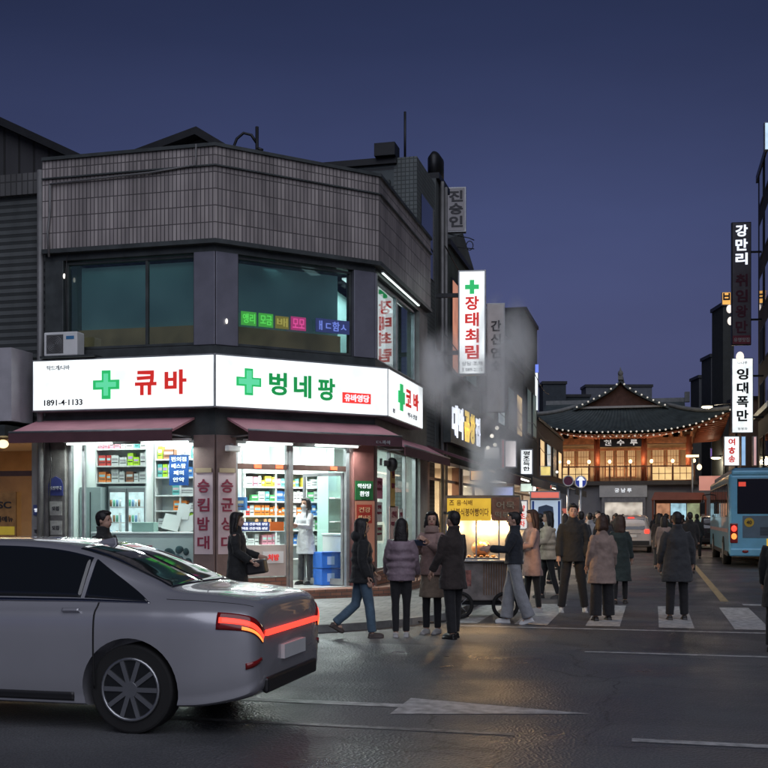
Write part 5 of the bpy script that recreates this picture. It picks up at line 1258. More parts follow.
# ground floor shops, open fronts with lit rooms
def shopfront(label, y0, y1, col, power, items, fl=(.3,.3,.3)):
    t = thing('street_shop', label, 'shop', -7, (y0+y1)/2)
    MB().box(-9,-8.9,y0+.05,y1-.05,.1,3.0).box(-8.9,-5.5,y0+.02,y0+.1,.1,3.0).box(-8.9,-5.5,y1-.1,y1-.02,.1,3.0).build('room_wall', mat('room_' + label[:6], (.55,.5,.45), .7, var=.2, vscale=3), t)
    MB().box(-9,-5.35,y0,y1,3.0,3.09).build('ceiling', M_white, t)
    MB().box(-5.5,-5.3,y0,y0+.25,.1,3.0).box(-5.5,-5.3,y1-.25,y1,.1,3.0).box(-5.45,-5.38,y0+.25,y1-.25,2.55,2.62).box(-5.45,-5.38,(y0+y1)/2-.03,(y0+y1)/2+.03,.1,2.55).build('front_frame', M_fr, t)
    MB().box(-5.43,-5.42,y0+.25,(y0+y1)/2-.03,.5,2.55).build('pane', M_glass, t); MB().box(-5.46,-5.34,y0+.25,(y0+y1)/2-.03,.1,.5).build('dado', M_cwood, t)
    MB().box(-7.6,-6.6,y0+.8,y1-.8,2.93,2.96).build('ceiling_lamp', lightbox('lamp_' + label[:6], col, 2.0), t)
    light('AREA', 'shop_lamp', (-6.8,(y0+y1)/2,2.88), power, col, 1.2, (y1-y0)*.6)
    for k in range(4): MB().box(-8.9,-8.55,y0+.4,y1-.4,.7+k*.55,.74+k*.55).build('shelf', M_cwood, t)
    b = MB(); r = random.Random(int(y0*7))
    for k in range(4):
        y = y0+.5
        while y < y1-.6:
            w_ = .1+.2*r.random(); b.mi = r.randrange(4); b.box(-8.85,-8.6,y,y+w_,.74+k*.55,.74+k*.55+.15+.25*r.random()); y += w_+.05
    b.build('goods', [mat('goods_red', (.5,.08,.05), .6), mat('goods_yellow', (.6,.45,.1), .6), mat('goods_white', (.7,.7,.65), .6), mat('goods_blue', (.1,.2,.45), .6)], t)
    return t
shopfront('warm lit open shop right behind the food cart', 25.6, 30.2, (1,.72,.42), 330, 0)
shopfront('bright shop front beyond the warm shop', 30.4, 36, (1,.86,.68), 420, 0)
shopfront('lit shop halfway along the left row', 36.2, 42, (1,.75,.5), 380, 0)
shopfront('shop front near the round blue sign', 42.2, 50, (1,.8,.6), 380, 0)
shopfront('last shop front before the pavilion', 51.2, 62, (1,.65,.4), 380, 0)
# sloping awnings over the pavement
def st_awn(label, y0, y1, out, z0, z1, m):
    o = MB().prism([(-5.3,z1),(-5.3+out,z0),(-5.3+out,z0-.22),(-5.3+out-.04,z0-.22),(-5.3+out-.04,z0-.05),(-5.3,z1-.06)], y0, y1, 'y'); 
    return o
def prism_y(poly, y0, y1, name, m, label):
    o = MB().prism(poly, y0, y1, 'y').build(name, m); tag(o, label, 'awning', 'awnings along the left side of the street'); return o
for y0, y1, out, z0, z1, m, lb in ((25.5,30.3,1.7,2.75,3.35,M_val,'maroon awning over the shop just past the pharmacy'), (30.5,36,2.0,2.75,3.3,M_dark,'dark grey awning second along the left row'), (36.2,42,2.2,2.7,3.3,mat('navy_awning', (.03,.06,.09), .7),'navy awning third along the left row'), (42.2,49,2.4,2.75,3.4,mat('slate_awning', (.05,.06,.07), .7),'slate awning nearest the round blue sign')):
    prism_y([(-5.28,z1),(-5.3+out,z0),(-5.3+out,z0-.25),(-5.34+out,z0-.25),(-5.34+out,z0-.05),(-5.28,z1-.06)], y0, y1, 'street_awning', m, lb)
for y0, y1, nm, cl_ in ((26.3,29.4,'under the maroon street awning',(1,.80,.58)),(31.4,35,'under the dark grey street awning',(1,.92,.82)),(37.2,41,'under the navy street awning',(1,.85,.66)),(43.4,48,'under the slate street awning',(1,.82,.62))):
    t = thing('awning_lamp', 'long lit tube lamp ' + nm, 'tube lamp', -3.9, (y0+y1)/2, 2.8)
    MB().box(-3.93,-3.87,y0,y1,2.80,2.84).build('fitting', M_white, t); MB().tube([(-3.9,y0+.05,2.77),(-3.9,y1-.05,2.77)], .022, 8).build('tube', lightbox('warm_tube_' + nm[6:11].strip(), cl_, 2.5), t)
    light('AREA', 'awning_glow', (-3.9,(y0+y1)/2,2.73), 95, cl_, .12, y1-y0, (0, math.radians(-20), 0))
# facade signs above awnings
F = frame(-5.28, 27.2, 90)
o = MB(F).box(0.2,5.6,-.22,-.02,3.55,4.75).build('shop_sign', M_fascia); tag(o, 'dark shop sign with big lit white and yellow letters past the pharmacy', 'sign')
M_yl = mat('yellow_glow_letters', (.8,.6,.1), .5, var=0, emit=1.1, ecol=(1,.68,.12)); M_wl = mat('white_glow_letters', (.8,.8,.9), .5, var=0, emit=1.3, ecol=(.82,.88,1))
b = MB(F); [b.text(c, .8+i*.95, -.22, 4.15, .85, .85, .05) for i, c in ((0,'대'),(1,'박'),(4,'집'))]; b.build('lettering', M_wl, o)
b = MB(F); [b.text(c, .8+i*.95, -.22, 4.15, .85, .85, .05) for i, c in ((2,'곱'),(3,'창'))]; b.build('lettering', M_yl, o)
def proj_sign(name, label, px0, px1, py0, py1, d, facem, txt, txtm, th=.22, size=.8, start=.08, gap=.25, extra=None, cat='sign', foot=None, arm=True, edge=None, side=-1):
    """a box sign standing out from the facade across the pavement, facing down the street"""
    x0, y0 = gp(px0, d); x1, y1 = gp(px1, d*1.0); cx = (x0+x1)/2; w_ = math.hypot(x1-x0, y1-y0); zt = CAMZ+(517-py0)/1080*d; zb = CAMZ+(517-py1)/1080*d
    F = frame(cx, (y0+y1)/2, 8); H = zt-zb
    o = MB(F).box(-w_/2, w_/2, .0, th, zb, zt).build(name, edge or M_alu, None, bevel=.01); tag(o, label, cat)
    MB(F).box(-w_/2+.04, w_/2-.04, -.015, -.001, zb+.04, zt-.04).build('face_panel', facem, o)
    if txt:
        ch = w_*size; n = len(txt); b = MB(F)
        avail = H*(1-start) - .1; step = min(ch*(1+gap), avail/n) if extra is None else extra*H
        b.vtext(txt, 0, -.017, zt-H*start, min(ch, step*.86), step-min(ch, step*.86), ch*.95, .03); b.build('lettering', txtm, o)
    if arm:
        b = MB(F); [b.box(side*w_/2 + (side*.5 if side > 0 else -.5) if False else (-w_/2-.55 if side < 0 else w_/2), (-w_/2 if side < 0 else w_/2+.55), .06, .14, z, z+.1) for z in (zb+H*.2, zb+H*.75)]; b.build('bracket', M_dark, o)
    return o, F, w_, zb, zt
M_dsign = mat('dark_sign_face', (.30,.29,.30), .5, var=.15)
proj_sign('vertical_sign', 'unlit grey vertical sign with black letters high above the street, highest on the left', 446, 466, 187, 232, 33, M_dsign, '진승인', M_darktxt, size=.72)
o, F, w_, zb, zt = proj_sign('vertical_sign', 'tall lit white vertical sign with green cross and red letters over the street', 458, 486, 270, 375, 26.5, M_board, '장태최림', M_redtxt, size=.52, start=.25, extra=.155)
MB(F).cross(0, -.017, zt-.42, .17, .055).build('cross', M_cross, o); MB(F).text('상담·조제', 0, -.017, zb+.28, .10, .50, .005).text('T 089-2115', 0, -.017, zb+.13, .08, .5, .005).build('small_print', M_greytxt, o)
proj_sign('vertical_sign', 'tall dim grey vertical sign with faded letters half veiled by steam', 487, 505, 303, 412, 31, mat('dim_sign_face', (.42,.43,.43), .5, var=.15, emit=.05), '간신연숯', M_darktxt, size=.6, start=.16)
o, F, w_, zb, zt = proj_sign('vertical_sign', 'slim lit white vertical sign with a blue top left of the pavilion', 533.5, 538.5, 372, 411, 50, M_board, '', None, arm=False)
MB(F).box(-w_/2,w_/2,-.02,.2,zt-.02,zt+.35).build('blue_cap', lightbox('blue_cap', (.2,.3,1), .8), o)
proj_sign('vertical_sign', 'small lit white sign with black vertical letters above the awnings', 520, 533, 449, 475, 34, M_board, '평조득한', M_darktxt, size=.55, arm=False)
proj_sign('vertical_sign', 'pink and white lit shop sign left of the small white sign', 504, 517, 440, 468, 31, lightbox('pale_lightbox', (1,.93,.93), .7), '', None, arm=False)
proj_sign('vertical_sign', 'narrow red lit strip sign beside the pale shop sign', 501, 505, 439, 469, 30.5, lightbox('red_lightbox', (1,.15,.12), .6), '', None, arm=False)
t = thing('wall_lamp', 'curled iron bracket lamp sticking out over the street below the highest sign', 'lamp', -5.2, 31, 8.4); x, y = gp(448, 31); F = frame(x, y, 10)
b = MB(F); b.tube([(0,0,9.75),(.6,0,9.62),(.75,0,9.55)], .015, 5); b.tube([(0,0,9.4),(.75,0,9.3)], .015, 5); b.tube([(.62+.1*math.cos(i/2.), 0, 9.4+.13*math.sin(i/2.)) for i in range(14)], .014, 5); b.build('iron_bracket', M_dark, t)
for i, (z, x_, lb) in enumerate(((6.3,-5.18,'upper overhead cable sagging along the left row'), (5.6,-5.12,'lower overhead cable sagging along the left row'), (8.6,-5.2,'topmost overhead cable running from the drain pipe building down the street'))):
    pts = []
    for k in range(4):
        for q in range(8): pts.append((x_+.05*k, 27.3+k*7+q*7/8, z - k*.25 - .22*math.sin(PI*q/8)))
    o = MB().tube(pts, .016, 5).build('overhead_cable', M_black); tag(o, lb, 'cable')
# hanging bulbs and white lanterns along the row
for i, (px, py, d) in enumerate(((492,436,29),(497,428,29.6),(488,448,28.6),(495,445,30.4),(560,462,46),(513,455,36),(557,472,44))):
    p = P3(px, py, d); o = MB().ell(p, (.055,.055,.055), 8).build('lantern', lightbox('lantern_glow', (1,.93,.80), 1.6)); tag(o, 'small round lit lantern number %d counted from the pharmacy end of the row' % (i+1), 'lantern', 'small lit lanterns over the left pavement')
# poster stall with portrait panel and small stall signs
def panel(label, px0, px1, py0, py1, d, m, name='stall_panel', cat='panel', txt=None, tm=None, sz=.3):
    x0, y0 = gp(px0, d); x1, y1 = gp(px1, d); w_ = (px1-px0)/1080*d; F = frame((x0+x1)/2, (y0+y1)/2, 12); zt = CAMZ+(517-py0)/1080*d; zb = max(.1, CAMZ+(517-py1)/1080*d)
    o = MB(F).box(-w_/2,w_/2,0,.06,zb,zt).build(name, M_alu); tag(o, label, cat)
    MB(F).box(-w_/2+.03,w_/2-.03,-.012,-.001,zb+.03,zt-.03).build('face_panel', m, o)
    if txt: MB(F).vtext(txt, 0, -.013, zt-.12, sz, sz*.3, min(sz, w_*.7), .02).build('lettering', tm, o)
    return o, F, w_, zb, zt
o, F, w_, zb, zt = panel('large blue and white portrait poster panel of a figure in a cap on the stall', 530, 562, 499, 545, 25.5, lightbox('poster_white', (.62,.75,.9), .42), 'portrait_poster', 'poster')
b = MB(F); b.mi = 0; b.box(-.33,-.28,-.02,-.013,zb+.05,zt-.05).box(.28,.33,-.02,-.013,zb+.05,zt-.05); b.mi = 1; b.cyl((-.02,-.02,zb+.68), .15, .01, 'y', 20); b.mi = 2; b.prism([(-.2,zb+.72),(.18,zb+.72),(.16,zb+.9),(0,zb+.95),(-.18,zb+.9)], -.034, -.028, 'y'); b.prism([(-.27,zb+.1),(.25,zb+.1),(.16,zb+.48),(-.18,zb+.48)], -.034, -.028, 'y')
b.build('portrait_print', [mat('print_blue', (.03,.10,.4), .5), mat('print_skin', (.5,.33,.26), .5), mat('print_dark', (.05,.08,.14), .5)], o)
panel('white stall panel with thin red border and small writing left of the portrait', 516, 528, 500, 530, 25.2, lightbox('stall_white', (1,.96,.9), .55), 'stall_panel', 'panel', '약초차', M_redtxt, .14)
panel('yellow tinted stall panel between white panel and portrait', 508, 516, 500, 530, 25.0, lightbox('stall_yellow', (1,.85,.45), .5), 'stall_panel', 'panel', '호떡', M_darktxt, .13)
panel('red topped lit header board over the portrait poster', 530, 560, 491, 499, 25.4, lightbox('red_header', (1,.22,.16), .55), 'header_board', 'panel')
panel('blue and white bunting board above the cart roof', 492, 514, 486, 498, 24.8, lightbox('bunting_blue', (.55,.6,.95), .4), 'header_board', 'panel')
# more lit boards tucked under and over the awnings
for lb, px0, px1, py0, py1, d, cl_, txt, tm, sz in (
    ('bright white lit board high on the row above the maroon awning', 484, 500, 447, 459, 30, ((1,.97,.92), .8), None, None, .2),
    ('warm orange lit board under the dark grey awning', 470, 484, 470, 481, 29.5, ((1,.62,.3), .7), None, None, .2),
    ('white lit strip board under the second awning', 489, 507, 479, 484, 31, ((1,.98,.95), 1.0), None, None, .2),
    ('greenish white lit board under the navy awning', 520, 533, 483, 492, 36, ((.8,1,.92), .7), None, None, .2),
    ('yellow lit board above the navy awning near the pavilion', 540, 551, 466, 476, 44, ((1,.78,.25), .75), None, None, .2),
    ('white lit board beside the yellow one on the far left row', 528, 536, 483, 494, 38, ((.9,.95,1), .7), None, None, .2),
    ('red lit board under the slate awning', 536, 552, 484, 489, 42, ((1,.25,.18), .6), None, None, .2)):
    panel(lb, px0, px1, py0, py1, d, lightbox('board_%d' % px0, cl_[0], cl_[1], .35, 4), 'shop_board', 'sign', txt, tm, sz)
# round traffic signs on poles
def round_sign(px, py, d, r, face, txt, label):
    x, y = gp(px, d); z = CAMZ+(517-py)/1080*d; t = thing('traffic_sign', label, 'sign', x, y, 0); F = frame(x, y, 10)
    MB(F).tube([(0,0,0),(0,0,z+.1)], .05, 8).build('pole', M_alu, t); MB(F).cyl((0,-.07,z), r, .03, 'y', 28).build('disc', face, t); MB(F).tube([(r*math.cos(2*PI*i/28),-.09,z+r*math.sin(2*PI*i/28)) for i in range(29)], .02, 6, caps=False).build('rim', M_white, t)
    if txt: MB(F).prism([(-.05,z-.2),(.05,z-.2),(.05,z+.05),(.14,z+.05),(0,z+.22),(-.14,z+.05),(-.05,z+.05)], -.10, -.087, 'y').build('arrow', M_whitetxt, t)
round_sign(580.5, 482, 36, .19, mat('sign_blue', (.04,.08,.5), .4, var=0, emit=.12), True, 'round blue traffic sign with white arrow on a grey pole before the pavilion')
round_sign(568, 481, 37, .17, mat('sign_maroon', (.14,.02,.06), .4, var=0), False, 'round dark maroon traffic sign left of the blue one')

# ================================================================== pavilion
PX, PY = -2.15, 76.5
pv = thing('pavilion', 'traditional tiled pavilion on a grey podium closing the end of the street', 'pavilion', PX, PY)
def pv_p(px, py): # helper: offsets on the pavilion front
    return ((px-619)/14.4, CAMZ+(517-py)/14.4)
HW = 4.5; FY = PY-2.0
M_pod = mat('podium_grey', (.26,.26,.27), .75, var=.15, vscale=.7); M_pil = mat('painted_column', (.28,.085,.045), .55, var=.2, vscale=2); M_pwood = mat('painted_timber', (.26,.12,.06), .6, var=.35, vscale=5)
MB().box(PX-10,PX+9,FY-.5,PY+8,0,3.75).build('podium', M_pod, pv)
MB().box(PX-5.0,PX+5.0,FY-.9,PY+8,3.75,4.02).build('balcony_floor', mat('floor_edge', (.12,.11,.10), .7), pv)
gate_ = MB().box(PX-1.35,PX+1.75,FY-.85,FY-.5,2.95,3.85).build('gate_lintel', mat('pale_lintel', (.55,.55,.54), .6, emit=.06), pv); MB(frame(PX,FY-.85,0)).text('궁 남 루', .2, 0, 3.4, .28, 1.1, .02).build('lettering', M_whitetxt, gate_)
MB().box(PX-1.2,PX-1.0,FY-.8,FY-.5,0,2.95).box(PX+1.45,PX+1.65,FY-.8,FY-.5,0,2.95).box(PX-1.0,PX+1.45,FY-.78,FY-.5,2.6,2.94).build('gate_frame', M_alu, pv)
MB().box(PX-1.0,PX+1.45,FY-.56,FY-.505,0,2.6).build('gate_glass', lightbox('gate_light', (.95,.85,.72), .45, .6, 1.5), pv)
MB().box(PX-5.2,PX-2.6,FY-.6,FY-.505,.6,2.2).build('red_shutter', lightbox('red_shutter_light', (.9,.25,.18), .35, .5, 2), pv)
# columns, beams
M_plight = mat('lamp_glow', (1,.75,.5), .4, var=0, emit=7, ecol=(1,.52,.24))
cols = [-4.45,-1.55,1.55,4.45]
for cx in cols:
    for yy in (FY, PY+4.5): MB().cyl((PX+cx, yy, 5.55), .21, 3.1, 'z', 16).build('column', M_pil, pv)
MB().box(PX-4.7,PX+4.7,FY-.12,FY+.12,6.55,6.95).box(PX-4.7,PX+4.7,FY-.10,FY+.10,6.1,6.25).build('beam', M_pwood, pv)
MB().box(PX-4.7,PX-4.5,FY,PY+4.5,6.5,6.95).box(PX+4.5,PX+4.7,FY,PY+4.5,6.5,6.95).build('beam', M_pwood, pv)
MB().box(PX-4.4,PX+4.4,FY+1.5,FY+1.6,4.02,6.6).build('room_wall', mat('ochre_plaster', (.38,.30,.20), .8, var=.1), pv)
for i in range(3):
    for k in range(2 if i != 1 else 3):
        n = 2 if i != 1 else 3; x0 = PX+cols[i]+.45; wd = (cols[i+1]-cols[i]-.9)/n
        f = MB().box(x0+k*wd, x0+(k+1)*wd-.08, FY+1.42, FY+1.49, 4.3, 6.3).build('lattice_window', M_pwood, pv)
        MB().box(x0+k*wd+.1, x0+(k+1)*wd-.18, FY+1.40, FY+1.419, 4.4, 6.2).build('pane', lightbox('paper_window', (.75,.62,.38), .16, .4, 1), f)
        b = MB(); [b.box(x0+k*wd+.1+j*(wd-.28)/4, x0+k*wd+.13+j*(wd-.28)/4, FY+1.385, FY+1.399, 4.4, 6.2) for j in range(1,4)]; [b.box(x0+k*wd+.1, x0+(k+1)*wd-.18, FY+1.38, FY+1.384, z, z+.03) for z in (4.85,5.3,5.75)]; b.build('lattice', M_pwood, f)
light('AREA', 'pavilion_lamp', (PX, FY+.7, 4.25), 120, (1,.66,.40), 8, .4, (PI,0,0))
# brackets under the eaves
for i in range(15):
    x = PX-4.6+i*9.2/14; b = MB(); b.prism([(FY-.9,7.25),(FY-.1,6.95),(FY+.1,6.95),(FY+.1,7.25)], x-.07, x+.07, 'x'); b.box(x-.16,x+.16,FY-.2,FY+.1,6.96,7.08); b.build('eave_bracket', M_pwood, pv)
# balustrade with lit panels and lamp posts
for i in range(8):
    x = PX-4.75+i*9.5/7; MB().box(x-.06,x+.06,FY-.86,FY-.74,4.02,5.05).build('rail_post', M_pwood, pv)
    l_ = MB().ell((x, FY-.80, 5.32), (.11,.11,.13), 10).build('rail_lamp', M_plight, pv); MB().cyl((x,FY-.80,5.12),.03,.16,'z',6).build('stem', M_dark, l_)
for i in range(4):
    light('POINT', 'rail_glow', (PX-4.0+i*2.7, FY-.55, 5.4), 22, (1,.56,.27), .12)
for i in range(7):
    x0 = PX-4.75+i*9.5/7+.07; x1 = x0+9.5/7-.14; mid = i == 3
    MB().box(x0,x1,FY-.84,FY-.76,4.95,5.03).build('hand_rail', M_pwood, pv)
    if i in (2,3,4) and mid or i in (2,4): 
        b = MB(); [b.box(x0+j*(x1-x0)/6, x0+.03+j*(x1-x0)/6, FY-.82, FY-.78, 4.05, 4.95) for j in range(1,6)]; b.build('baluster', M_pwood, pv)
    else:
        p_ = MB().box(x0,x1,FY-.81,FY-.79,4.08,4.92).build('lit_panel', lightbox('paper_glow', (1,.68,.30), .80, .3, 1.2), pv)
        b = MB(); [b.box(q-.02,q+.02,FY-.83,FY-.811,4.1,4.9) for q in (x0+(x1-x0)*.33, x0+(x1-x0)*.66)]; b.box(x0,x1,FY-.826,FY-.812,4.48,4.52); b.build('lattice', M_pwood, p_)
# plants on the middle balcony
o = MB(frame(PX, FY-1.15, 0)).box(-1.3,1.4,-.06,.02,6.28,6.82).build('name_board', mat('board_black', (.015,.015,.017), .5)); tag(o, 'black name board with three white characters under the pavilion eaves', 'name board')
b = MB(frame(PX, FY-1.15, 0)); [b.text(c, -.8+i*.85, -.06, 6.56, .38, .48, .03) for i, c in enumerate('현수루')]; b.build('lettering', mat('board_white', (.8,.8,.78), .5, var=0, emit=.5), o)
# tiled roof: curved hips, rows of tiles real relief
RA, RB = 6.55, 5.4; RY = PY+1.3
def eave_z(s): return 7.20 + 1.25*abs(s)**3.2
def roof_pt(side, s, t_, rib=True):
    """side 0 front,1 right,2 back,3 left; s -1..1 along the eave, t 0 eave..1 ridge line"""
    a, c = (RA, RB) if side in (0, 2) else (RB, RA)
    ia, ic = (2.9, RB-2.9) if side in (0,2) else (RB-2.9, 2.9)
    hx = a*(1-t_) + ia*t_; hy = c*(1-t_) + ic*t_
    z = eave_z(s)*(1-t_)**1.35 + 9.15*(1-(1-t_)**1.35) if False else eave_z(s)*(1-t_) + 9.15*t_ - .38*math.sin(PI*t_)*(1-.3*abs(s))
    bow = .35*(abs(s)**3)*(1-t_)
    if rib: z += .055*max(0, math.sin(s*a*2*PI/.36))
    u, v = s*(hx+bow), -(hy+bow)
    return {0: (u, v), 1: (-v, u), 2: (-u, -v), 3: (v, -u)}[side] + (z,)
b = MB(Matrix.Translation((PX, RY, 0)))
for side in range(4):
    n = 216; m = 10
    G = [[b._v(roof_pt(side, -1+2*i/n, j/m)) for i in range(n+1)] for j in range(m+1)]
    for j in range(m):
        for i in range(n): b.bm.faces.new((G[j][i], G[j][i+1], G[j+1][i+1], G[j+1][i])).smooth = True
b.build('tiled_roof', mat('roof_tile', (.05,.066,.07), .5, var=.3, vscale=2), pv)
b = MB(Matrix.Translation((PX, RY, 0)))                      # soffit with rafters
for side in range(4):
    n = 40
    G = [[b._v((lambda p, k: (p[0]*k, p[1]*k, p[2]-.16 - (1-k)*.35))(roof_pt(side, -1+2*i/n, 0, False), k)) for i in range(n+1)] for k in (1.0,.86,.70)]
    for j in range(2):
        for i in range(n): b.bm.faces.new((G[j][i], G[j+1][i], G[j+1][i+1], G[j][i+1]))
b.build('soffit', M_pwood, pv)
b = MB(Matrix.Translation((PX, RY, 0)))
for side in (0,1,3):
    n = 44
    for i in range(n+1):
        s_ = -1+2*i/n; p = Vector(roof_pt(side, s_, 0, False)); q = Vector((p.x*.74, p.y*.74, p.z-.36)); b.tube([p - Vector((0,0,.20)), q], .055, 6)
b.build('rafters', M_pil, pv)
M_dot = mat('tile_end_glow', (.8,.78,.7), .5, var=0, emit=.45, ecol=(1,.93,.8), samp=False)  # pale tile ends, glow put in for the light falling on them
dotm = None
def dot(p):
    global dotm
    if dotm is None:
        o = MB(Matrix.Translation(p)).ell((0,0,0), (.062,.04,.062), 8).build('eave_tile_end', M_dot, pv); dotm = o.data
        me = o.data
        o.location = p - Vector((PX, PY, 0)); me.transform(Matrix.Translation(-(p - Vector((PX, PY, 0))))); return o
    o = bpy.data.objects.new('eave_tile_end', dotm); COL.objects.link(o); o.parent = pv; o.location = p - Vector((PX, PY, 0)); return o
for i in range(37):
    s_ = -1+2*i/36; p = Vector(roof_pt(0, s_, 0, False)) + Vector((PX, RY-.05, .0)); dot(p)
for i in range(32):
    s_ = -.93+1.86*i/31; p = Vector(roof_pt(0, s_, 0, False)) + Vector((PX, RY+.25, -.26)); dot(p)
# hip ridges, upper gable roof
b = MB(Matrix.Translation((PX, RY, 0)))
for sx in (-1,1):
    for side in (0, 2):
        pts = [Vector(roof_pt(side, sx*(1 if side == 0 else -1), t_, False)) + Vector((0,0,.12)) for t_ in [k/8 for k in range(9)]]
        b.tube(pts, .14, 8)
b.build('hip_ridge', mat('ridge_grey', (.20,.21,.21), .7, var=.2), pv)
def gab(x):  # roof line of the upper gable
    q = abs(x)/3.15; return 10.95 - 2.0*q**.72 + .12*q
xs = [-3.15+6.3*i/28 for i in range(29)]
y0, y1 = RY-RB+2.3, RY+RB-2.3
b = MB(Matrix.Translation((PX, 0, 0))); b.prism([(x, gab(x)) for x in xs] + [(x, gab(x)-.20) for x in xs[::-1]], y0, y1, 'y'); b.build('gable_roof', MATS['roof_tile'], pv)
b = MB(Matrix.Translation((PX, 0, 0))); xi = [x for x in xs if abs(x) < 2.7]; b.prism([(x, gab(x)-.22) for x in xi] + [(2.6, 9.12),(-2.6, 9.12)], y0+.5, y1-.5, 'y'); b.build('gable_wall', mat('gable_brown', (.13,.065,.05), .8, var=.2), pv)
b = MB(Matrix.Translation((PX, 0, 0))); b.box(-2.9,2.9,y0+.2,y0+.49,9.02,9.16); b.build('gable_sill', mat('pale_plaster', (.45,.44,.42), .7), pv)
b = MB(Matrix.Translation((PX, 0, 0))); b.box(-.16,.16,y0-.1,y1+.1,10.9,11.2); b.ell((0,y0,11.32),(.18,.18,.22)); b.tube([(0,y0,11.4),(0,y0,11.75)], [.08,.02], 8); b.build('main_ridge', MATS['ridge_grey'], pv)
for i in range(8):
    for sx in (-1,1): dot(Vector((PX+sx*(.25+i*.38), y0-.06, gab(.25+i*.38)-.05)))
light('AREA', 'eave_glow', (PX, FY-1.3, 5.2), 62, (1,.70,.46), 9, .3, (PI,0,0))
# second roof and plain blocks behind
t = thing('tiled_hall', 'long tiled hall roof behind the pavilion, its ridge end showing right of the gable', 'building', PX+2, 90)
MB().prism([(84,8.4),(97,8.4),(90.5,11.0)], PX-6.5, PX+4.6, 'x').build('roof', MATS['roof_tile'], t); MB().box(PX-6.5,PX+4.6,90.3,90.7,10.9,11.25).build('ridge', MATS['ridge_grey'], t); MB().box(PX+4.6,PX+5.0,90.2,90.8,10.9,11.7).build('ridge_end', MATS['ridge_grey'], t); MB().box(PX-6,PX+4.4,85.5,95.5,0,8.4).build('wall', M_wallB, t)
def far_block(label, px0, px1, ptop, d, m, depth=2.5):
    x0, y0 = gp(px0, d); x1, y1 = gp(px1, d); w_ = (px1-px0)/1080*d; F = frame(x0, y0, 14); H = CAMZ+(517-ptop)/1080*d
    t = thing('far_building', label, 'building', (x0+x1)/2, (y0+y1)/2); MB(F).box(0,w_,0,depth,0,H).build('wall', m, t, bevel=0); MB(F).box(-.1,w_+.1,-.1,depth+.1,H,H+.25).build('coping', M_dark, t)
    return t, F, w_, H
far_block('flat topped dark block rising right behind the pavilion gable', 586, 652, 387, 105, mat('blk1', (.11,.12,.14), .9))
far_block('dark low block left of the pavilion behind the slim sign', 543, 566, 384, 98, mat('blk2', (.04,.05,.06), .9))
tt, F, w_, H = far_block('dark narrow block behind the left end of the pavilion roof', 556, 590, 397, 100, mat('blk3', (.035,.045,.05), .9))
# kiosk in front of the podium
x, y = gp(678, 62); t = thing('kiosk', 'open kiosk with reddish canopy and small bright screen in front of the podium', 'kiosk', x, y); F = frame(x, y, 0)
MB(F).box(-1.3,1.3,0,1.6,0,2.6).build('booth', mat('kiosk_dark', (.12,.07,.06), .7), t); MB(F).prism([(-1.5,2.6),(1.6,2.6),(1.4,3.0),(-1.3,3.05)], -.5, 1.7, 'y').build('canopy', mat('kiosk_canopy', (.35,.14,.10), .6, emit=.05), t)
MB(F).box(-1.2,-.45,-.03,-.002,1.1,2.4).build('left_opening', lightbox('kiosk_warm', (.9,.45,.25), .35, .6, 3), t); MB(F).box(-.4,.45,-.03,-.002,1.0,2.4).build('screen', lightbox('kiosk_screen', (.5,.85,1), .6, .5, 3), t); MB(F).box(.5,1.2,-.03,-.002,1.0,2.4).build('right_opening', lightbox('kiosk_green', (.5,.6,.35), .35, .6, 3), t)
MB(F).box(-1.45,-1.35,-.4,-.3,0,2.6).box(1.45,1.55,-.4,-.3,0,2.6).build('post', M_pil, t)

# ================================================================== right side of the street
FXR = 5.9
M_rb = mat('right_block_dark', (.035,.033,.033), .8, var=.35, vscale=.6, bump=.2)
rbld = thing('office_building', 'tall dark building at the far right with vertical signs on its corner', 'building', 11, 52)
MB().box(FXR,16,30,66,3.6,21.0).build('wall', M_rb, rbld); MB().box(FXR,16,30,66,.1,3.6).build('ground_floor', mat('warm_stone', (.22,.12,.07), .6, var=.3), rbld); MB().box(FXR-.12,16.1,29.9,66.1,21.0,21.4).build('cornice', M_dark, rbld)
MB().box(FXR-.3,FXR,30,66,7.2,7.5).box(FXR-.3,FXR,30,66,3.5,3.7).build('ledge', M_fascia, rbld)
R3 = random.Random(5)
for fl in range(6):
    for k in range(11):
        y = 31+k*3.15; z = 4.2+fl*3.0
        lit = fl <= 1 and k in (4,5,6,7,8) or R3.random() < .06
        f = MB().box(FXR-.06,FXR,y,y+1.9,z,z+1.9).build('window', M_dark, rbld); MB().box(FXR-.075,FXR-.061,y+.08,y+1.82,z+.08,z+1.82).build('pane', (lightbox('rw_cool', (.45,.72,.8), .38, .5, 1.2) if lit else M_cg), f)
for k in range(9):
    y = 31+k*3.9; f = MB().box(FXR-.08,FXR,y,y+3.2,.5,3.2).build('shop_window', M_fr, rbld); MB().box(FXR-.1,FXR-.081,y+.1,y+3.1,.6,3.1).build('pane', lightbox('rw_warm', (1,.55,.25), .55, .6, .8), f)
o, F, w_, zb, zt = proj_sign('vertical_sign', 'upper tall dark sign with three glowing white letters and faded maroon ones, right side', 732, 751, 222, 345, 57, mat('dim_grey_sign', (.14,.13,.15), .5, var=.15), '', None, side=1, edge=M_dark)
MB(F).vtext('강만리', 0, -.017, zt-.15, .62, .12, .62, .03).build('lit_lettering', M_wl, o)
MB(F).vtext('취임왕만', 0, -.017, zt-2.75, .66, .16, .62, .03).build('faded_lettering', mat('maroon_ink', (.10,.02,.04), .6, var=0), o)
q = MB(F).box(-w_/2+.05,w_/2-.05,-.03,-.016,zb+.05,zb+.5).build('red_plate', mat('maroon_plate', (.16,.03,.05), .5, emit=.05), o); MB(F).text('유명맛집', 0, -.031, zb+.27, .22, .8, .01).build('lettering', M_greytxt, q)
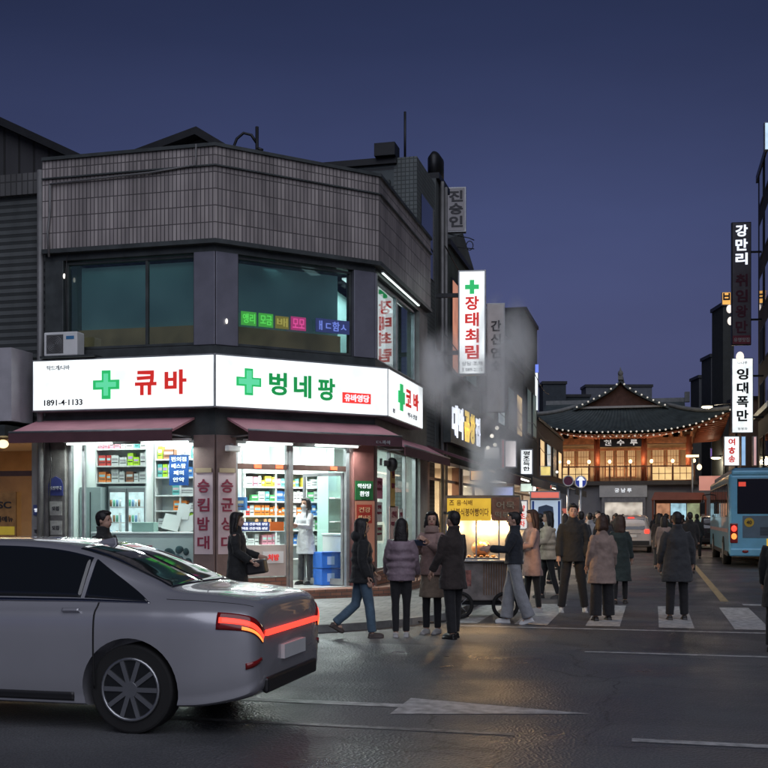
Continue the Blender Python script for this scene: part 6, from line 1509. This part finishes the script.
o, F, w_, zb, zt = proj_sign('vertical_sign', 'lower tall lit white sign with black vertical letters, right side of the street', 732, 753, 358, 433, 57, M_board, '', None, side=1)
MB(F).vtext('잉대폭만', 0, -.017, zt-.55, .60, .13, .60, .035).build('lettering', M_darktxt, o); MB(F).text('나나루', 0, -.017, zt-.25, .16, .5, .01).text('동봉화', 0, -.017, zb+.22, .14, .5, .01).build('small_print', M_greytxt, o)
proj_sign('vertical_sign', 'lit white square sign with red letters above the bus front', 724, 739.5, 436, 466, 54, M_board, '여ㅎ송', M_redtxt, size=.45, side=1, arm=False)
proj_sign('vertical_sign', 'narrow pale blue lit sign between the white square sign and the wall', 741, 746, 436, 466, 56, lightbox('blue_light', (.4,.65,1), .7), '', None, side=1, arm=False)
proj_sign('vertical_sign', 'pink lit narrow sign close to the right building above the bus', 753, 757, 436, 466, 50, lightbox('pink_light', (1,.6,.6), .5), '', None, side=1, arm=False)
proj_sign('vertical_sign', 'purple lit vertical sign far up the right side, nearer one', 716, 721, 440, 462, 80, lightbox('purple_light', (.5,.45,1), .35), '', None, side=1, arm=False)
proj_sign('vertical_sign', 'purple lit small sign far up the right side, farther one', 710, 714, 448, 458, 84, lightbox('violet_light', (.5,.3,.9), .3), '', None, side=1, arm=False)
proj_sign('vertical_sign', 'thin blue white light strip sign on the far tower left of the lit lamp', 697, 699.5, 384, 415, 96, lightbox('strip_blue', (.55,.7,1), .8), '', None, side=1, arm=False)
proj_sign('roof_sign', 'orange glowing sign high on the narrow tower behind the dark tall sign', 722, 731, 292, 305, 72, lightbox('orange_light', (1,.5,.12), .9), 'ㅂ', M_darktxt, side=1, arm=False)
proj_sign('roof_sign', 'bright bluish white sign on top of the right building at the picture edge', 764.5, 772, 122, 150, 50, lightbox('cool_roof', (.6,.8,1), .9), '', None, side=1, arm=False)
for i, (px, py, d) in enumerate(((729.5,309,72),(730.5,321,72),(740,357,55))):
    o = MB().ell(P3(px, py, d), (.2,.2,.28), 8).build('wall_lamp', lightbox('white_lamp', (1,.88,.8), 1.1)); tag(o, ('small lit lamp %s' % ('just under the orange roof sign','second one under the orange roof sign','between the dark sign and the lit white sign')[i]), 'lamp')
def tower(label, px0, px1, ptop, d, m, wins=True, seed=1):
    t, F, w_, H = far_block(label, px0, px1, ptop, d, m)
    r = random.Random(seed)
    z = 3.5
    while wins and z < H-2.2:
        x = .4
        while x < w_-1.0:
            f = MB(F).box(x,x+.9,-.05,0,z,z+1.3).build('window', M_dark, t); MB(F).box(x+.08,x+.82,-.065,-.051,z+.08,z+1.22).build('pane', M_wcool if r.random() < .12 else (M_wwarm if r.random() < .10 else M_cg), f); x += 1.5
        z += 2.9
    return t
tower('narrow dark tower behind the tall signs on the right', 723, 734, 306, 74, mat('twr1', (.05,.058,.06), .85), True, 2)
tower('stepped dark block left of the narrow tower', 711, 724, 357, 84, mat('twr2', (.06,.065,.075), .85), True, 3)
tower('dark wide block behind the right end of the pavilion', 699, 724, 378, 92, mat('twr3', (.055,.06,.068), .85), True, 4)
tower('grey lower block between pavilion and street lamps', 693, 716, 432, 88, mat('twr4', (.14,.14,.13), .85), True, 6)
tower('brown mid height shop block beyond the tall right building', 741, 764, 400, 70, mat('twr5', (.09,.06,.05), .85), False)
# street lamps
def lamp(label, px, py, d, arm):
    x, y = gp(px, d); z = CAMZ+(517-py)/1080*d; t = thing('street_lamp', label, 'street lamp', x+arm, y)
    MB().tube([(x+arm,y,0),(x+arm,y,z-.2),(x+arm*.8,y,z+.2),(x+arm*.25,y,z+.12)], [.09,.07,.05,.04], 8).build('pole', M_dark, t)
    hd = MB().ell((x,y,z), (.34,.2,.09), 12).build('lamp_head', lightbox('sodium_head', (1,.86,.55), 2.6), t)
    MB().box(x-.3,x+.35,y-.15,y+.15,z+.06,z+.14).build('cover', M_dark, hd)
    light('POINT', 'street_lamp_glow', (x,y,z-.3), 160, (1,.83,.58), .2)
lamp('street lamp with yellowish lit head above the right end of the pavilion', 707, 407, 66, 1.7)
lamp('lower street lamp with white lit head right above the bus front', 716, 458, 74, .6)
for i, (px, py, d) in enumerate(((694,455,70),(698,463,70),(692,473,70))):
    pass
t = thing('lit_lantern_post', 'ornate post with two warm lamps right of the pavilion', 'lamp post', *gp(694, 70)); x, y = gp(694, 70)
MB().tube([(x-.1,y,0),(x-.1,y,5.4)], .07, 8).tube([(x-.4,y,5.5),(x+.3,y,5.5),(x+.35,y,5.0)], .05, 6).build('post', M_alu, t)
MB().box(x-.5,x+.3,y-.1,y+.1,5.5,5.65).build('top_lamp', lightbox('post_glow', (1,.8,.5), 1.8), t); MB().ell((x+.33,y,4.85), (.16,.16,.2), 8).build('side_lamp', MATS['post_glow'], t)
o = MB().box(*sorted((gp(716,60)[0]-.9,gp(716,60)[0]+.9)), gp(716,60)[1]-.1, gp(716,60)[1]+.1, 3.1, 3.9).build('shop_sign', lightbox('salmon_light', (1,.45,.35), .45)); tag(o, 'salmon coloured lit sign just above the front of the bus', 'sign')
# far end of the world: low skyline both sides of the cross street
for i, (x0, x1, y0, y1, h, lb) in enumerate(((-60,-21,19,45,9,'plain dark building far along the cross street on the left'), (17,60,20,60,14,'plain dark building beyond the right building'), (-40,-13,70,100,8,'dark block behind the left row'), (12,45,70,110,12,'dark block behind the right row'))):
    t = thing('far_building', lb, 'building', (x0+x1)/2, (y0+y1)/2); MB().box(x0,x1,y0,y1,0,h).build('wall', M_wallA, t); MB().box(x0-.2,x1+.2,y0-.2,y1+.2,h,h+.4).build('coping', M_dark, t)

# ---- pieces that are things of their own inside a part become parts of their own
def split_loose(o):
    bm = bmesh.new(); bm.from_mesh(o.data); seen = set(); isl = []
    bm.verts.ensure_lookup_table()
    for v in bm.verts:
        if v.index in seen: continue
        st = [v]; seen.add(v.index); cur = []
        while st:
            q = st.pop(); cur.append(q.index)
            for e in q.link_edges:
                w_ = e.other_vert(q)
                if w_.index not in seen: seen.add(w_.index); st.append(w_)
        isl.append(set(cur))
    bm.free()
    if len(isl) < 2: return
    for k, s_ in enumerate(isl[1:]):
        c = o.copy(); c.data = o.data.copy(); COL.objects.link(c)
        b2 = bmesh.new(); b2.from_mesh(c.data); b2.verts.ensure_lookup_table(); bmesh.ops.delete(b2, geom=[v for v in b2.verts if v.index not in s_], context='VERTS'); b2.to_mesh(c.data); b2.free()
    b2 = bmesh.new(); b2.from_mesh(o.data); b2.verts.ensure_lookup_table(); bmesh.ops.delete(b2, geom=[v for v in b2.verts if v.index not in isl[0]], context='VERTS'); b2.to_mesh(o.data); b2.free()
for o in list(bpy.data.objects):
    if o.type == 'MESH' and o.parent and o.name.split('.')[0] in ('rear_side_window','front_side_window','window_trim','post','hip_ridge','bracket','arm','drain_pipe','cord','window_post','side_window','reflector','door_handle','tail_light','lit_lamp','indicator_lens','beam','side_skirt','shelf_board','cable','boot_gap'):
        split_loose(o)
